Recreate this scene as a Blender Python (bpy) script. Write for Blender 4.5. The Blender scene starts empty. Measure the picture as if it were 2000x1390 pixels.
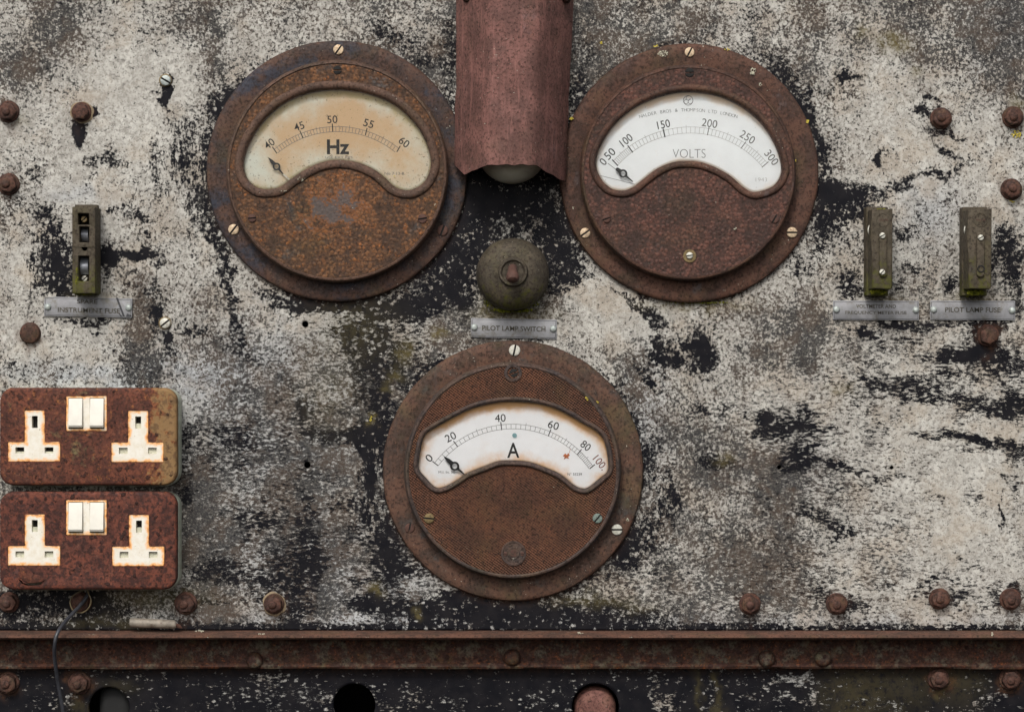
import bpy, bmesh, math, random
import numpy as np
from mathutils import Vector, noise as mnoise

random.seed(7)
S = 0.00044          # metres per photo pixel on the panel plane
D = 2.2              # camera distance from the panel
scene = bpy.context.scene
COL = scene.collection

# ------------------------------------------------------------ camera / light
cd = bpy.data.cameras.new('camera'); cam = bpy.data.objects.new('camera', cd); COL.objects.link(cam)
cam.location = (0, -D, 0); cam.rotation_euler = (math.radians(90), 0, 0)
cd.sensor_width = 36; cd.lens = 36 * D / (2000 * S); cd.clip_start = 0.05; cd.clip_end = 100
scene.camera = cam

SUN_EL, SUN_AZ = 44, 14        # elevation; azimuth to the left of the camera axis
world = bpy.data.worlds.new("World"); scene.world = world; world.use_nodes = True
wn = world.node_tree; wn.nodes.clear()
sky = wn.nodes.new('ShaderNodeTexSky'); sky.sky_type = 'NISHITA'; sky.sun_disc = False
sky.sun_elevation = math.radians(SUN_EL); sky.sun_rotation = math.radians(180 + SUN_AZ)
sky.air_density = 1.0; sky.dust_density = 4.0; sky.ozone_density = 0.6
hs = wn.nodes.new('ShaderNodeHueSaturation'); hs.inputs['Saturation'].default_value = 0.30
bg = wn.nodes.new('ShaderNodeBackground'); bg.inputs['Strength'].default_value = 0.13
wo = wn.nodes.new('ShaderNodeOutputWorld')
wn.links.new(sky.outputs[0], hs.inputs['Color']); wn.links.new(hs.outputs[0], bg.inputs[0]); wn.links.new(bg.outputs[0], wo.inputs[0])
sd = bpy.data.lights.new('sun', 'SUN'); sd.energy = 1.4; sd.angle = math.radians(13); sd.color = (1, .965, .91)
sun = bpy.data.objects.new('sun', sd); COL.objects.link(sun)
el, az = math.radians(SUN_EL), math.radians(SUN_AZ)
sdir = Vector((-math.sin(az) * math.cos(el), -math.cos(az) * math.cos(el), math.sin(el)))
sun.rotation_euler = sdir.to_track_quat('Z', 'Y').to_euler(); sun.location = sdir * 3
vs = scene.view_settings
vs.view_transform = 'Standard'; vs.look = 'None'; vs.gamma = 1; vs.use_curve_mapping = False; vs.exposure = 0.25
scene.cycles.use_denoising = True
scene.cycles.max_bounces = 6

# ------------------------------------------------------------ helpers
def M(px, py, h=0.0):
    """photo pixel seen at height h above the panel -> physical X, Z"""
    k = S * (D - h) / D
    return (px - 1000) * k, (695 - py) * k
def W(px, py, h=0.0):
    x, z = M(px, py, h); return Vector((x, -h, z))

def empty(name, loc, label, cat, group=None):
    o = bpy.data.objects.new(name, None); COL.objects.link(o); o.location = loc
    o.empty_display_size = .02
    o['label'] = label; o['category'] = cat
    if group: o['group'] = group
    return o
def tag(o, label=None, cat=None, group=None, kind=None):
    if label: o['label'] = label
    if cat: o['category'] = cat
    if group: o['group'] = group
    if kind: o['kind'] = kind
    return o
def origin(o):
    v = Vector(o.location)
    while o.parent: o = o.parent; v = v + Vector(o.location)
    return v

class MB:
    def __init__(s): s.bm = bmesh.new(); s.el = s.bm.verts.layers.float.new('edge')
    def v(s, x, h, z, e=0.0):
        q = s.bm.verts.new((x, -h, z)); q[s.el] = e; return q
    def f(s, vs):
        try: return s.bm.faces.new(vs)
        except ValueError: return None
    def ring(s, pts, h, e=0.0): return [s.v(p[0], h, p[1], e) for p in pts]
    def bridge(s, a, b):
        n = len(a)
        for i in range(n): s.f([a[i], a[(i+1) % n], b[(i+1) % n], b[i]])
    def fill(s, loops):
        ed = []
        for L in loops:
            n = len(L)
            for i in range(n):
                e = s.bm.edges.get((L[i], L[(i+1) % n])) or s.bm.edges.new((L[i], L[(i+1) % n])); ed.append(e)
        bmesh.ops.triangle_fill(s.bm, use_beauty=True, use_dissolve=False, edges=ed, normal=(0, -1, 0))
    def build(s, name, mat, parent=None, angle=35, rough=0.0, rscale=.012, smooth=True, at=None):
        bm = s.bm
        bmesh.ops.recalc_face_normals(bm, faces=bm.faces[:])
        if rough:
            for v in bm.verts:
                c = Vector(v.co)
                v.co += rough * Vector((mnoise.noise(c / rscale), mnoise.noise(c / rscale + Vector((9, 3, 5))), mnoise.noise(c / rscale + Vector((4, 8, 1)))))
        off = origin(parent) if parent else Vector((0, 0, 0))
        base = off
        if at is not None: off = Vector((at.x, at.y, at.z))
        if parent:
            for v in bm.verts: v.co -= off
        me = bpy.data.meshes.new(name); bm.to_mesh(me); bm.free()
        me.materials.append(mat)
        if smooth:
            me.polygons.foreach_set('use_smooth', [True] * len(me.polygons))
            me.set_sharp_from_angle(angle=math.radians(angle))
        o = bpy.data.objects.new(name, me); COL.objects.link(o)
        if parent:
            o.parent = parent
            if at is not None: o.location = off - base
        return o

def area(p): return sum(p[i][0] * p[(i+1) % len(p)][1] - p[(i+1) % len(p)][0] * p[i][1] for i in range(len(p))) / 2
def ccw(p): return list(p) if area(p) > 0 else list(reversed(p))
def offset(p, d):
    """grow (d>0) a ccw polygon"""
    out = []; n = len(p)
    for i in range(n):
        a = Vector(p[i-1]); b = Vector(p[i]); c = Vector(p[(i+1) % n])
        e1 = (b - a); e2 = (c - b)
        if e1.length < 1e-9: e1 = e2
        if e2.length < 1e-9: e2 = e1
        e1.normalize(); e2.normalize()
        n1 = Vector((e1.y, -e1.x)); n2 = Vector((e2.y, -e2.x))
        m = n1 + n2
        if m.length < 1e-6: m = n1
        m.normalize(); k = d / max(.5, m.dot(n1))
        out.append((b.x + m.x * k, b.y + m.y * k))
    return out
def smooth_closed(P, n=8):
    out = []; L = len(P)
    for i in range(L):
        p0, p1, p2, p3 = [np.array(P[(i + k) % L], float) for k in (-1, 0, 1, 2)]
        for j in range(n):
            t = j / n
            q = .5 * ((2*p1) + (-p0+p2)*t + (2*p0-5*p1+4*p2-p3)*t*t + (-p0+3*p1-3*p2+p3)*t**3)
            out.append((q[0], q[1]))
    return out
def circ(cx, cy, r, n=32, ry=None, a0=0):
    ry = r if ry is None else ry
    return [(cx + r*math.cos(a0 + 2*math.pi*i/n), cy + ry*math.sin(a0 + 2*math.pi*i/n)) for i in range(n)]
def rrect(x0, y0, x1, y1, r, n=5, rot=0):
    pts = []
    for cx, cy, a in ((x1-r, y1-r, 0), (x0+r, y1-r, 90), (x0+r, y0+r, 180), (x1-r, y0+r, 270)):
        for i in range(n+1):
            t = math.radians(a + 90*i/n); pts.append((cx + r*math.cos(t), cy + r*math.sin(t)))
    if rot:
        mx, my = (x0+x1)/2, (y0+y1)/2; c, s = math.cos(math.radians(rot)), math.sin(math.radians(rot))
        pts = [(mx+(x-mx)*c-(y-my)*s, my+(x-mx)*s+(y-my)*c) for x, y in pts]
    return pts
def roundcorners(P, r, n=3):
    out = []; L = len(P)
    for i in range(L):
        a, b, c = Vector(P[i-1]), Vector(P[i]), Vector(P[(i+1) % L])
        u = (a-b).normalized(); w = (c-b).normalized()
        p, q = b + u*r, b + w*r
        for k in range(n+1):
            t = k/n; out.append(tuple((1-t)**2*p + 2*t*(1-t)*b + t*t*q))
    return out

def plate(mb, outline, hf, hb, bevel=0.0, holes=(), hole_to=None, hole_bevel=0.0, rings=(), floor=(), steps=3, back=False):
    """outline/holes in photo pixels as seen at height hf; solid between hf and hb (metres)"""
    P = ccw([M(x, y, hf) for x, y in outline])
    cur = None
    seq = [(0, hb)]
    if bevel:
        for i in range(steps + 1):
            t = math.pi/2 * i/steps; seq.append((-bevel*(1-math.cos(t)), hf - bevel*(1-math.sin(t))))
    else: seq.append((0, hf))
    e0 = rings[0][1] if rings else 0.0
    first = None
    for o_, h_ in seq:
        r = mb.ring(offset(P, o_) if o_ else P, h_, e0)
        if cur: mb.bridge(cur, r)
        else: first = r
        cur = r
    for ins, e in rings[1:]:
        r = mb.ring(offset(P, -bevel - ins*S), hf, e); mb.bridge(cur, r); cur = r
    if back: mb.fill([first])
    loops = [cur]
    for i, H in enumerate(holes):
        Q = ccw([M(x, y, hf) for x, y in H])
        if hole_bevel:
            a = mb.ring(offset(Q, hole_bevel), hf); b = mb.ring(Q, hf - hole_bevel)
            mb.bridge(a, b); loops.append(a)
        else:
            b = mb.ring(Q, hf); loops.append(b)
        ht = (hole_to[i] if isinstance(hole_to, (list, tuple)) else hole_to)
        if ht is None: ht = hb
        c = mb.ring(Q, ht); mb.bridge(b, c)
        if i in floor: mb.fill([c])
    mb.fill(loops)
    return mb

def lathe(mb, cx, cy, prof, n=96, cap=True, ring_h=None):
    """prof: (radius px, height m); centre in physical metres"""
    cur = None
    for r, h in prof:
        q = mb.ring([(cx + r*S*math.cos(2*math.pi*i/n), cy + r*S*math.sin(2*math.pi*i/n)) for i in range(n)], h)
        if cur: mb.bridge(cur, q)
        cur = q
    if cap: mb.f(cur)
    return mb
def tube(mb, pts, r, n=10, cap=True):
    """pts: list of Vector world; r metres (scalar or list)"""
    rings = []; L = len(pts)
    up = Vector((0.31, -0.77, 0.55))
    for i, p in enumerate(pts):
        t = (pts[min(i+1, L-1)] - pts[max(i-1, 0)]).normalized()
        u = t.cross(up).normalized(); w = t.cross(u).normalized()
        rr = r[i] if isinstance(r, (list, tuple)) else r
        ring = []
        for k in range(n):
            a = 2*math.pi*k/n; c = p + rr*(math.cos(a)*u + math.sin(a)*w)
            q = mb.bm.verts.new(c); ring.append(q)
        rings.append(ring)
    for a, b in zip(rings, rings[1:]): mb.bridge(a, b)
    if cap: mb.f(rings[0]); mb.f(rings[-1])
    return mb
def crom(P, n=8):
    out = []
    for i in range(len(P)-1):
        p0 = P[max(i-1, 0)]; p1 = P[i]; p2 = P[i+1]; p3 = P[min(i+2, len(P)-1)]
        for j in range(n):
            t = j/n
            out.append(.5*((2*p1)+(p2-p0)*t+(2*p0-5*p1+4*p2-p3)*t*t+(3*p1-p0-3*p2+p3)*t**3))
    out.append(P[-1]); return out

def text_mesh(name, txt, px, py, h, height, mat, parent, width=None, rot=0, thin=0.0, depth=0.0, gap=1.0):
    """height / width in photo pixels, centred on (px, py); rot ccw degrees"""
    cu = bpy.data.curves.new('tmp', 'FONT'); cu.body = txt; cu.size = 1; cu.offset = thin; cu.resolution_u = 4
    cu.space_character = gap; cu.extrude = 0
    ob = bpy.data.objects.new('tmp', cu); COL.objects.link(ob)
    dg = bpy.context.evaluated_depsgraph_get(); dg.update()
    me = bpy.data.meshes.new_from_object(ob.evaluated_get(dg))
    bpy.data.objects.remove(ob)
    n = len(me.vertices); co = np.zeros(n*3); me.vertices.foreach_get('co', co); co = co.reshape(-1, 3)
    mn, mx = co.min(0), co.max(0)
    sy = height / (mx[1]-mn[1]); sx = sy if width is None else width / (mx[0]-mn[0])
    x = (co[:, 0]-(mn[0]+mx[0])/2)*sx; y = (co[:, 1]-(mn[1]+mx[1])/2)*sy
    c, s = math.cos(math.radians(rot)), math.sin(math.radians(rot))
    X = px + x*c - y*s; Y = py - (x*s + y*c)
    k = S*(D-h)/D; off = origin(parent)
    out = np.stack([(X-1000)*k - off.x, np.full(n, -h) - off.y, (695-Y)*k - off.z], 1)
    me.vertices.foreach_set('co', out.ravel()); me.update()
    me.materials.clear(); me.materials.append(mat); me.name = name
    o = bpy.data.objects.new(name, me); COL.objects.link(o); o.parent = parent
    return o

# ------------------------------------------------------------ material kit
class N:
    def __init__(s, name, rand=True):
        s.m = bpy.data.materials.new(name); s.m.use_nodes = True; s.t = s.m.node_tree; s.t.nodes.clear()
        s.out = s.t.nodes.new('ShaderNodeOutputMaterial')
        tc = s.t.nodes.new('ShaderNodeTexCoord')
        sc = s.vm('SCALE', tc.outputs['Object'], scale=1/S)
        if rand:
            oi = s.t.nodes.new('ShaderNodeObjectInfo')
            cb = s.t.nodes.new('ShaderNodeCombineXYZ'); r = s.math('MULTIPLY', oi.outputs['Random'], 3000)
            s.lk(r, cb.inputs[0]); s.lk(r, cb.inputs[2]); s.raw = sc
            sc = s.vm('ADD', sc, cb.outputs[0])
        else: s.raw = sc
        s.P = sc
    def lk(s, a, b): s.t.links.new(a, b)
    def put(s, v, sock):
        if v is None: return
        if hasattr(v, 'links') or isinstance(v, bpy.types.NodeSocket): s.lk(v, sock)
        else:
            if isinstance(v, (tuple, list)) and len(v) == 3 and sock.type == 'RGBA': v = (*v, 1)
            sock.default_value = v
    def vm(s, op, a, b=None, scale=None):
        n = s.t.nodes.new('ShaderNodeVectorMath'); n.operation = op; s.put(a, n.inputs[0])
        if b is not None: s.put(b, n.inputs[1])
        if scale is not None: s.put(scale, n.inputs['Scale'])
        return n.outputs[0]
    def math(s, op, a, b=None, clamp=False):
        n = s.t.nodes.new('ShaderNodeMath'); n.operation = op; n.use_clamp = clamp; s.put(a, n.inputs[0])
        if b is not None: s.put(b, n.inputs[1])
        return n.outputs[0]
    def noise(s, size, detail=4, rough=.6, dist=0.0, vec=None, stretch=None, seed=0, color=False):
        v = s.P if vec is None else vec
        if seed: v = s.vm('ADD', v, (seed*71.3, seed*13.1, seed*37.7))
        if stretch: v = s.vm('MULTIPLY', v, stretch)
        n = s.t.nodes.new('ShaderNodeTexNoise'); s.lk(v, n.inputs['Vector'])
        n.inputs['Scale'].default_value = 1/size; n.inputs['Detail'].default_value = detail
        n.inputs['Roughness'].default_value = rough; n.inputs['Distortion'].default_value = dist
        return n.outputs['Color' if color else 'Fac']
    def vor(s, size, feature='F1', vec=None, rand=1.0, out='Distance'):
        n = s.t.nodes.new('ShaderNodeTexVoronoi'); n.feature = feature; s.lk(s.P if vec is None else vec, n.inputs['Vector'])
        n.inputs['Scale'].default_value = 1/size; n.inputs['Randomness'].default_value = rand
        return n.outputs[out]
    def mr(s, v, a, b, c=0.0, d=1.0, smooth=True):
        n = s.t.nodes.new('ShaderNodeMapRange'); n.interpolation_type = 'SMOOTHSTEP' if smooth else 'LINEAR'
        for k, q in zip(('From Min', 'From Max', 'To Min', 'To Max'), (a, b, c, d)): s.put(q, n.inputs[k])
        s.put(v, n.inputs['Value']); return n.outputs[0]
    def mix(s, f, a, b, mode='MIX'):
        n = s.t.nodes.new('ShaderNodeMix'); n.data_type = 'RGBA'; n.blend_type = mode
        s.put(f, n.inputs[0]); s.put(a, n.inputs[6]); s.put(b, n.inputs[7]); return n.outputs[2]
    def mixf(s, f, a, b):
        n = s.t.nodes.new('ShaderNodeMix'); n.data_type = 'FLOAT'
        s.put(f, n.inputs[0]); s.put(a, n.inputs[2]); s.put(b, n.inputs[3]); return n.outputs[0]
    def attr(s, name):
        n = s.t.nodes.new('ShaderNodeAttribute'); n.attribute_name = name; return n.outputs['Fac']
    def sep(s, v):
        n = s.t.nodes.new('ShaderNodeSeparateXYZ'); s.lk(v, n.inputs[0]); return n.outputs
    def bump(s, h, dist, strength=1.0, prev=None):
        n = s.t.nodes.new('ShaderNodeBump'); s.put(h, n.inputs['Height']); n.inputs['Distance'].default_value = dist
        n.inputs['Strength'].default_value = strength
        if prev is not None: s.lk(prev, n.inputs['Normal'])
        return n.outputs[0]
    def bsdf(s, color, rough=.6, normal=None, metal=0.0, spec=.5, **kw):
        b = s.t.nodes.new('ShaderNodeBsdfPrincipled'); s.put(color, b.inputs['Base Color']); s.put(rough, b.inputs['Roughness'])
        s.put(metal, b.inputs['Metallic']); s.put(spec, b.inputs['Specular IOR Level'])
        if normal is not None: s.lk(normal, b.inputs['Normal'])
        for k, v in kw.items(): s.put(v, b.inputs[k.replace('_', ' ')])
        s.lk(b.outputs[0], s.out.inputs[0]); return s.m

def paint_mat():
    n = N('weathered_paint', rand=False)
    bare, grime, cool, sh, sv = [n.attr(a) for a in ('bare', 'grime', 'cool', 'streakh', 'streakv')]
    wob = n.vm('SCALE', n.vm('SUBTRACT', n.noise(24, 3, color=True), (.5, .5, .5)), scale=8.0)
    V = n.vm('ADD', n.P, wob)
    ni = n.noise(12, 8, .76, vec=V)
    nh = n.noise(8, 7, .76, vec=V, stretch=(.30, 1, 1.15), seed=2)
    nv = n.noise(10, 7, .72, vec=V, stretch=(1.1, 1, .24), seed=3)
    nn = n.mixf(sv, n.mixf(sh, ni, nh), nv)
    nf = n.noise(5.5, 5, .78, seed=7)
    nfh = n.noise(4.6, 5, .78, seed=8, stretch=(.5, 1, 1))
    nf2 = n.mixf(n.math('MULTIPLY', sh, .85), nf, nfh)
    # round flakes left standing inside bare patches
    vd = n.vor(11, vec=n.vm('ADD', n.P, n.vm('SCALE', n.vm('SUBTRACT', n.noise(7, 3, color=True, seed=5), (.5, .5, .5)), scale=10.0)))
    fl = n.mr(vd, .12, .60, -.42, .22)
    n6 = n.noise(5.4, 6, .80, vec=V, seed=31); n6h = n.noise(4.6, 6, .80, vec=V, seed=32, stretch=(.34, 1, 1.1)); n6v = n.noise(5.5, 6, .76, vec=V, seed=33, stretch=(1.1, 1, .25))
    n6m = n.mixf(sv, n.mixf(sh, n6, n6h), n6v)
    c_ = lambda v, a: n.math('MULTIPLY', n.math('SUBTRACT', v, .5), a)
    k = n.math('ADD', n.math('ADD', c_(nn, 2.6), n.math('ADD', c_(n6m, 4.4), c_(nf2, 2.0))),
               n.math('ADD', n.math('MULTIPLY', fl, n.mr(bare, .15, .6, .1, 1.0)), n.math('MULTIPLY', bare, 1.12)))
    black = n.mr(k, .72, .88)
    # crackle: fine black network, its density wandering over the sheet
    dens = n.noise(85, 4, .65, seed=35)
    ck = n.math('ADD', n.math('ADD', c_(n6m, 4.2), c_(nf2, 2.6)), n.math('ADD', c_(dens, 1.6), n.math('MULTIPLY', n.math('MINIMUM', bare, .6), .9)))
    ck = n.mr(ck, .50, .66)
    black = n.math('MAXIMUM', black, n.math('MULTIPLY', ck, .92))
    g = n.mr(n.math('ADD', c_(nf2, 5.2), n.math('ADD', n.math('MULTIPLY', grime, .86), c_(nn, 1.6))), .32, .80)
    lg = n.noise(90, 5, .65, seed=9)
    gsoft = n.math('MULTIPLY', grime, n.mr(lg, .3, .7, .05, .55), clamp=True)
    cream = n.mix(n.mr(n.noise(45, 6, .7, seed=11), .3, .7), (.43, .405, .36), (.60, .58, .525))
    cream = n.mix(n.mr(n.noise(8, 5, .75, seed=12), .42, .62), cream, (.31, .29, .255))
    coolc = n.mix(n.mr(n.noise(11, 5, .7, seed=13), .35, .65), (.52, .535, .54), (.25, .26, .27))
    base = n.mix(cool, cream, coolc)
    base = n.mix(n.math('MULTIPLY', n.mr(n.noise(75, 5, .65, seed=15), .46, .66), .32), base, (.34, .25, .16))
    base = n.mix(gsoft, base, (.20, .18, .16))
    gcol = n.mix(n.mr(n.noise(50, 4, seed=17), .42, .60), (.017, .017, .019), (.052, .034, .024))
    gcol = n.mix(n.mr(n.noise(3.6, 4, .7, seed=37), .45, .65), gcol, (.085, .078, .07))
    col = n.mix(n.math('MULTIPLY', g, .93), base, gcol)
    # faint marks: pencil-thin black pits everywhere
    pits = n.mr(n.noise(4.6, 3, .65, seed=19), .62, .68)
    col = n.mix(n.math('MULTIPLY', pits, .8), col, (.04, .037, .036))
    blk = n.mix(n.mr(n.noise(30, 4, seed=21), .35, .7), (.004, .004, .0065), (.011, .010, .012))
    col = n.mix(black, col, blk)
    rs_ = n.math('MULTIPLY', n.attr('rusty'), n.mr(n.noise(8, 5, .75, seed=27), .35, .6), clamp=True)
    col = n.mix(rs_, col, (.075, .034, .017))
    olive = n.attr('olive')
    col = n.mix(n.math('MULTIPLY', olive, n.mr(n.noise(9, 5, .7, seed=23), .3, .55), clamp=True), col, n.mix(n.noise(12, 4), (.13, .115, .05), (.10, .07, .02)))
    hgt = n.math('SUBTRACT', n.math('MULTIPLY', nf, .35), black)
    b = n.bump(hgt, .00045, .8)
    rg = n.mixf(black, .8, .6)
    return n.bsdf(col, rg, b, spec=.12)

def rust_mat(name, dark, mid, hot, cold=(.055, .065, .085), cold_amt=.3, hot_amt=.3, size=40, tex=None, pits=.4, moss=0.0, flecks=True, green=0.25, streak=False, blot=0, patch=None):
    n = N(name)
    a = n.noise(size, 7, .7)
    b_ = n.noise(size*.28, 6, .72, seed=2)
    col = n.mix(n.mr(a, .40, .60), dark, mid)
    fine = n.noise(5.5, 4, .7, seed=3)
    col = n.mix(n.mr(b_, .62-.16*hot_amt, .80-.2*hot_amt, 0, min(1, .45+hot_amt)), col, hot)
    c = n.noise(size*1.6, 6, .7, seed=4)
    col = n.mix(n.mr(c, .66-.22*cold_amt, .80-.22*cold_amt, 0, .85), col, cold)
    gr = n.noise(size*1.9, 5, .65, seed=6)
    col = n.mix(n.mr(gr, .50, .70, 0, green), col, (.085, .073, .026))
    dust = n.noise(7, 6, .8, seed=21)
    col = n.mix(n.mr(n.math('ADD', dust, n.mr(n.noise(50, 4, seed=22), .3, .7, -.08, .06)), .54, .70, 0, .5), col, tuple(.6*x+.4*y for x, y in zip(mid, (.22, .15, .11))))
    col = n.mix(n.mr(fine, .48, .66, 0, .8), col, (.020, .013, .010))
    col = n.mix(n.mr(n.noise(4, 3, .6, seed=8), .60, .74, 0, .35), col, tuple(min(1, x*1.9) for x in mid))
    h = n.math('ADD', n.math('MULTIPLY', b_, .6), n.math('MULTIPLY', fine, .6))
    nb = n.bump(h, .0007, .8)
    if tex == 'hammer':
        vv = n.vor(7.6, feature='F1', rand=.8)
        nb = n.bump(n.mr(vv, .1, .65, 1, 0), .00045, .8, nb)
        col = n.mix(n.mr(vv, .35, .62, 0, .55), col, (.025, .016, .012))
    if tex == 'knurl':
        s_ = n.sep(n.raw)
        u = n.math('ADD', n.math('MULTIPLY', s_[0], .70), n.math('MULTIPLY', s_[2], .95))
        w = n.math('SINE', n.math('MULTIPLY', u, 2*math.pi/5.0))
        u2 = n.math('SUBTRACT', n.math('MULTIPLY', s_[0], .80), n.math('MULTIPLY', s_[2], .6))
        w2 = n.math('SINE', n.math('MULTIPLY', u2, 2*math.pi/4.4))
        ww = n.math('ADD', w, n.math('MULTIPLY', w2, .4))
        nb = n.bump(ww, .0005, 1, nb)
        col = n.mix(n.mr(ww, -.2, -1.2, 0, .6), col, (.02, .013, .01))
    if streak:
        sk = n.noise(9, 6, .7, seed=31, stretch=(1, 1, .08))
        col = n.mix(n.mr(sk, .45, .62, 0, .55), col, dark); col = n.mix(n.mr(n.noise(14, 6, .75, seed=33, stretch=(1, 1, .12)), .54, .68, 0, .5), col, tuple(x*1.5 for x in mid))
    if patch:
        pc, (bx0, bx1), prad, pcol = patch
        s2 = n.sep(n.raw)
        if pc is None: base_ = n.mr(s2[0], bx0, bx1, -.34, .20)
        else:
            dd_ = n.math('SQRT', n.math('ADD', n.math('POWER', n.math('DIVIDE', n.math('SUBTRACT', s2[0], pc[0]), bx0), 2), n.math('POWER', n.math('DIVIDE', n.math('SUBTRACT', s2[2], pc[1]), bx1), 2)))
            base_ = n.mr(dd_, 0, 1.3, .12, -.35)
        pm_ = n.math('ADD', base_, n.mr(n.noise(30, 7, .76, seed=51), .2, .8, .05, .95, smooth=False))
        col = n.mix(n.mr(pm_, .44, .53, 0, .4), col, hot); col = n.mix(n.mr(pm_, .51, .62, 0, prad), col, pcol)
    if blot:
        bl = n.noise(12, 4, .6, seed=41)
        col = n.mix(n.mr(bl, .50, .58, 0, blot), col, (.032, .013, .011))
    if pits:
        pv = n.vor(17, vec=n.vm('ADD', n.P, n.vm('SCALE', n.noise(9, 2, color=True), scale=8.0)))
        pm = n.mr(n.math('ADD', pv, n.mr(a, .3, .7, .25, -.1)), .30, .20, 0, pits)
        col = n.mix(pm, col, (.03, .012, .009)); nb = n.bump(pm, .0012, .8, nb)
    if flecks:
        fv = n.noise(3.6, 2, .5, seed=12)
        col = n.mix(n.mr(n.math('ADD', fv, n.mr(n.noise(70, 3, seed=14), .4, .65, -.06, .02)), .722, .745), col, (.42, .40, .33))
    if moss:
        z = n.sep(n.raw)[2]
        mm = n.mr(n.math('ADD', n.math('MULTIPLY', n.math('ADD', z, 22), -1/55), n.mr(n.noise(14, 5, .75, seed=9), .32, .68, -1.1, .7)), .0, 1.2, 0, moss)
        col = n.mix(mm, col, (.075, .074, .012))
    return n.bsdf(col, n.mr(fine, .3, .7, .60, .9), nb, spec=.3)

def simple(name, col, rough=.5, metal=0.0, var=.25, size=12, bumpd=.0002, dirt=None, dirt_amt=.4, spec=.5, dirt_lo=.5):
    n = N(name)
    a = n.noise(size, 5, .65)
    c = n.mix(n.mr(a, .3, .7), tuple(x*(1-var) for x in col), tuple(min(1, x*(1+var)) for x in col))
    if dirt: c = n.mix(n.mr(n.noise(size*.7, 5, .7, seed=4), dirt_lo, dirt_lo+.2, 0, dirt_amt), c, dirt)
    return n.bsdf(c, rough, n.bump(a, bumpd, .6), metal=metal, spec=spec)

PAINT = paint_mat()
R_HZ_FL = rust_mat('rust_hz_flange', (.042, .029, .026), (.085, .044, .030), (.18, .07, .025), cold=(.030, .036, .052), cold_amt=.75, hot_amt=.2, size=55, pits=0, green=.25)
R_HZ_FACE = rust_mat('rust_hz_face', (.082, .042, .023), (.180, .080, .033), (.34, .115, .028), cold=(.060, .075, .082), cold_amt=.50, hot_amt=.50, size=48, tex='hammer', pits=0, green=.25, patch=((5, -75), (105, 100), .75, (.058, .070, .076)))
R_HZ_RIM = rust_mat('rust_hz_rim', (.070, .042, .030), (.115, .064, .044), (.17, .072, .03), cold_amt=.2, hot_amt=.2, size=50, pits=0, green=.25)
R_V_FL = rust_mat('rust_volt_flange', (.050, .026, .019), (.098, .046, .030), (.15, .06, .03), cold=(.10, .088, .092), cold_amt=.30, hot_amt=.2, size=50, pits=0, green=.25)
R_V_FACE = rust_mat('rust_volt_face', (.060, .030, .024), (.130, .055, .040), (.15, .058, .032), cold=(.075,.075,.08), cold_amt=.30, hot_amt=.25, size=50, tex='hammer', pits=0, green=.15)
R_A_FL = rust_mat('rust_amp_flange', (.055, .033, .024), (.110, .055, .036), (.15, .07, .03), cold=(.055, .056, .055), cold_amt=.45, hot_amt=.2, size=50, pits=0, green=.4)
R_A_FACE = rust_mat('rust_amp_face', (.100, .045, .027), (.170, .070, .038), (.26, .090, .04), cold=(.06, .055, .055), cold_amt=.12, hot_amt=.25, size=60, tex='knurl', pits=0)
R_A_RIM = rust_mat('rust_amp_rim', (.045, .034, .031), (.085, .052, .040), (.17, .075, .035), cold_amt=.3, hot_amt=.1, size=50, pits=0)
R_BOLT = rust_mat('rust_bolt', (.045, .022, .017), (.100, .044, .030), (.17, .06, .03), cold_amt=.0, hot_amt=.2, size=22, pits=0, flecks=False)
R_SOCKET = rust_mat('rust_socket', (.070, .022, .015), (.150, .044, .026), (.32, .085, .025), cold=(.07, .045, .05), cold_amt=.22, hot_amt=.35, size=30, pits=.95, flecks=False, green=0, blot=.8)
R_SOCKET2 = rust_mat('rust_socket_paint', (.075, .024, .015), (.155, .048, .026), (.36, .13, .035), cold=(.20, .17, .08), cold_amt=.42, hot_amt=.45, size=40, pits=.8, flecks=False, green=0, blot=.45, patch=(None, (85, 175), .85, (.24, .15, .065)))
R_HOOD = rust_mat('rust_hood', (.115, .055, .046), (.215, .098, .082), (.30, .12, .07), cold=(.16, .095, .095), cold_amt=.35, hot_amt=.1, size=60, pits=0, green=.15, streak=True)
R_RAIL = rust_mat('rust_rail', (.065, .036, .026), (.125, .060, .040), (.22, .08, .03), cold=(.095, .080, .060), cold_amt=.3, hot_amt=.2, size=45, pits=.2, flecks=True)
R_WEB = rust_mat('rust_web', (.036, .016, .011), (.080, .030, .017), (.26, .075, .016), cold=(.115, .10, .072), cold_amt=.80, hot_amt=.5, size=22, pits=.9, flecks=False, green=.4, blot=.6)
R_FUSE = rust_mat('fuse_ceramic', (.050, .040, .026), (.080, .064, .043), (.10, .075, .045), cold=(.045, .040, .035), cold_amt=.3, hot_amt=.1, size=30, pits=0, moss=.8, flecks=False, green=.35)
R_SWITCH = rust_mat('switch_bakelite', (.042, .034, .024), (.072, .058, .040), (.10, .07, .04), cold=(.045, .038, .028), cold_amt=.3, hot_amt=.1, size=40, pits=0, moss=.85, flecks=True, green=.4)
BRASS = simple('screw_brass', (.55, .42, .28), .45, .35, .3, 6, dirt=(.20, .07, .02), dirt_amt=.8, dirt_lo=.52)
ZINC = simple('screw_zinc', (.55, .54, .47), .5, .2, .2, 6, dirt=(.22, .17, .10), dirt_amt=.5)
BLUEZ = simple('screw_blue', (.40, .44, .42), .5, .3, .2, 6, dirt=(.18, .17, .12), dirt_amt=.6)
GREENZ = simple('screw_verdigris', (.15, .19, .165), .6, .2, .3, 6, dirt=(.06, .05, .04), dirt_amt=.9)
OLDBRASS = simple('screw_old_brass', (.17, .12, .05), .6, .3, .3, 6, dirt=(.04, .03, .02), dirt_amt=.7)
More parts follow.
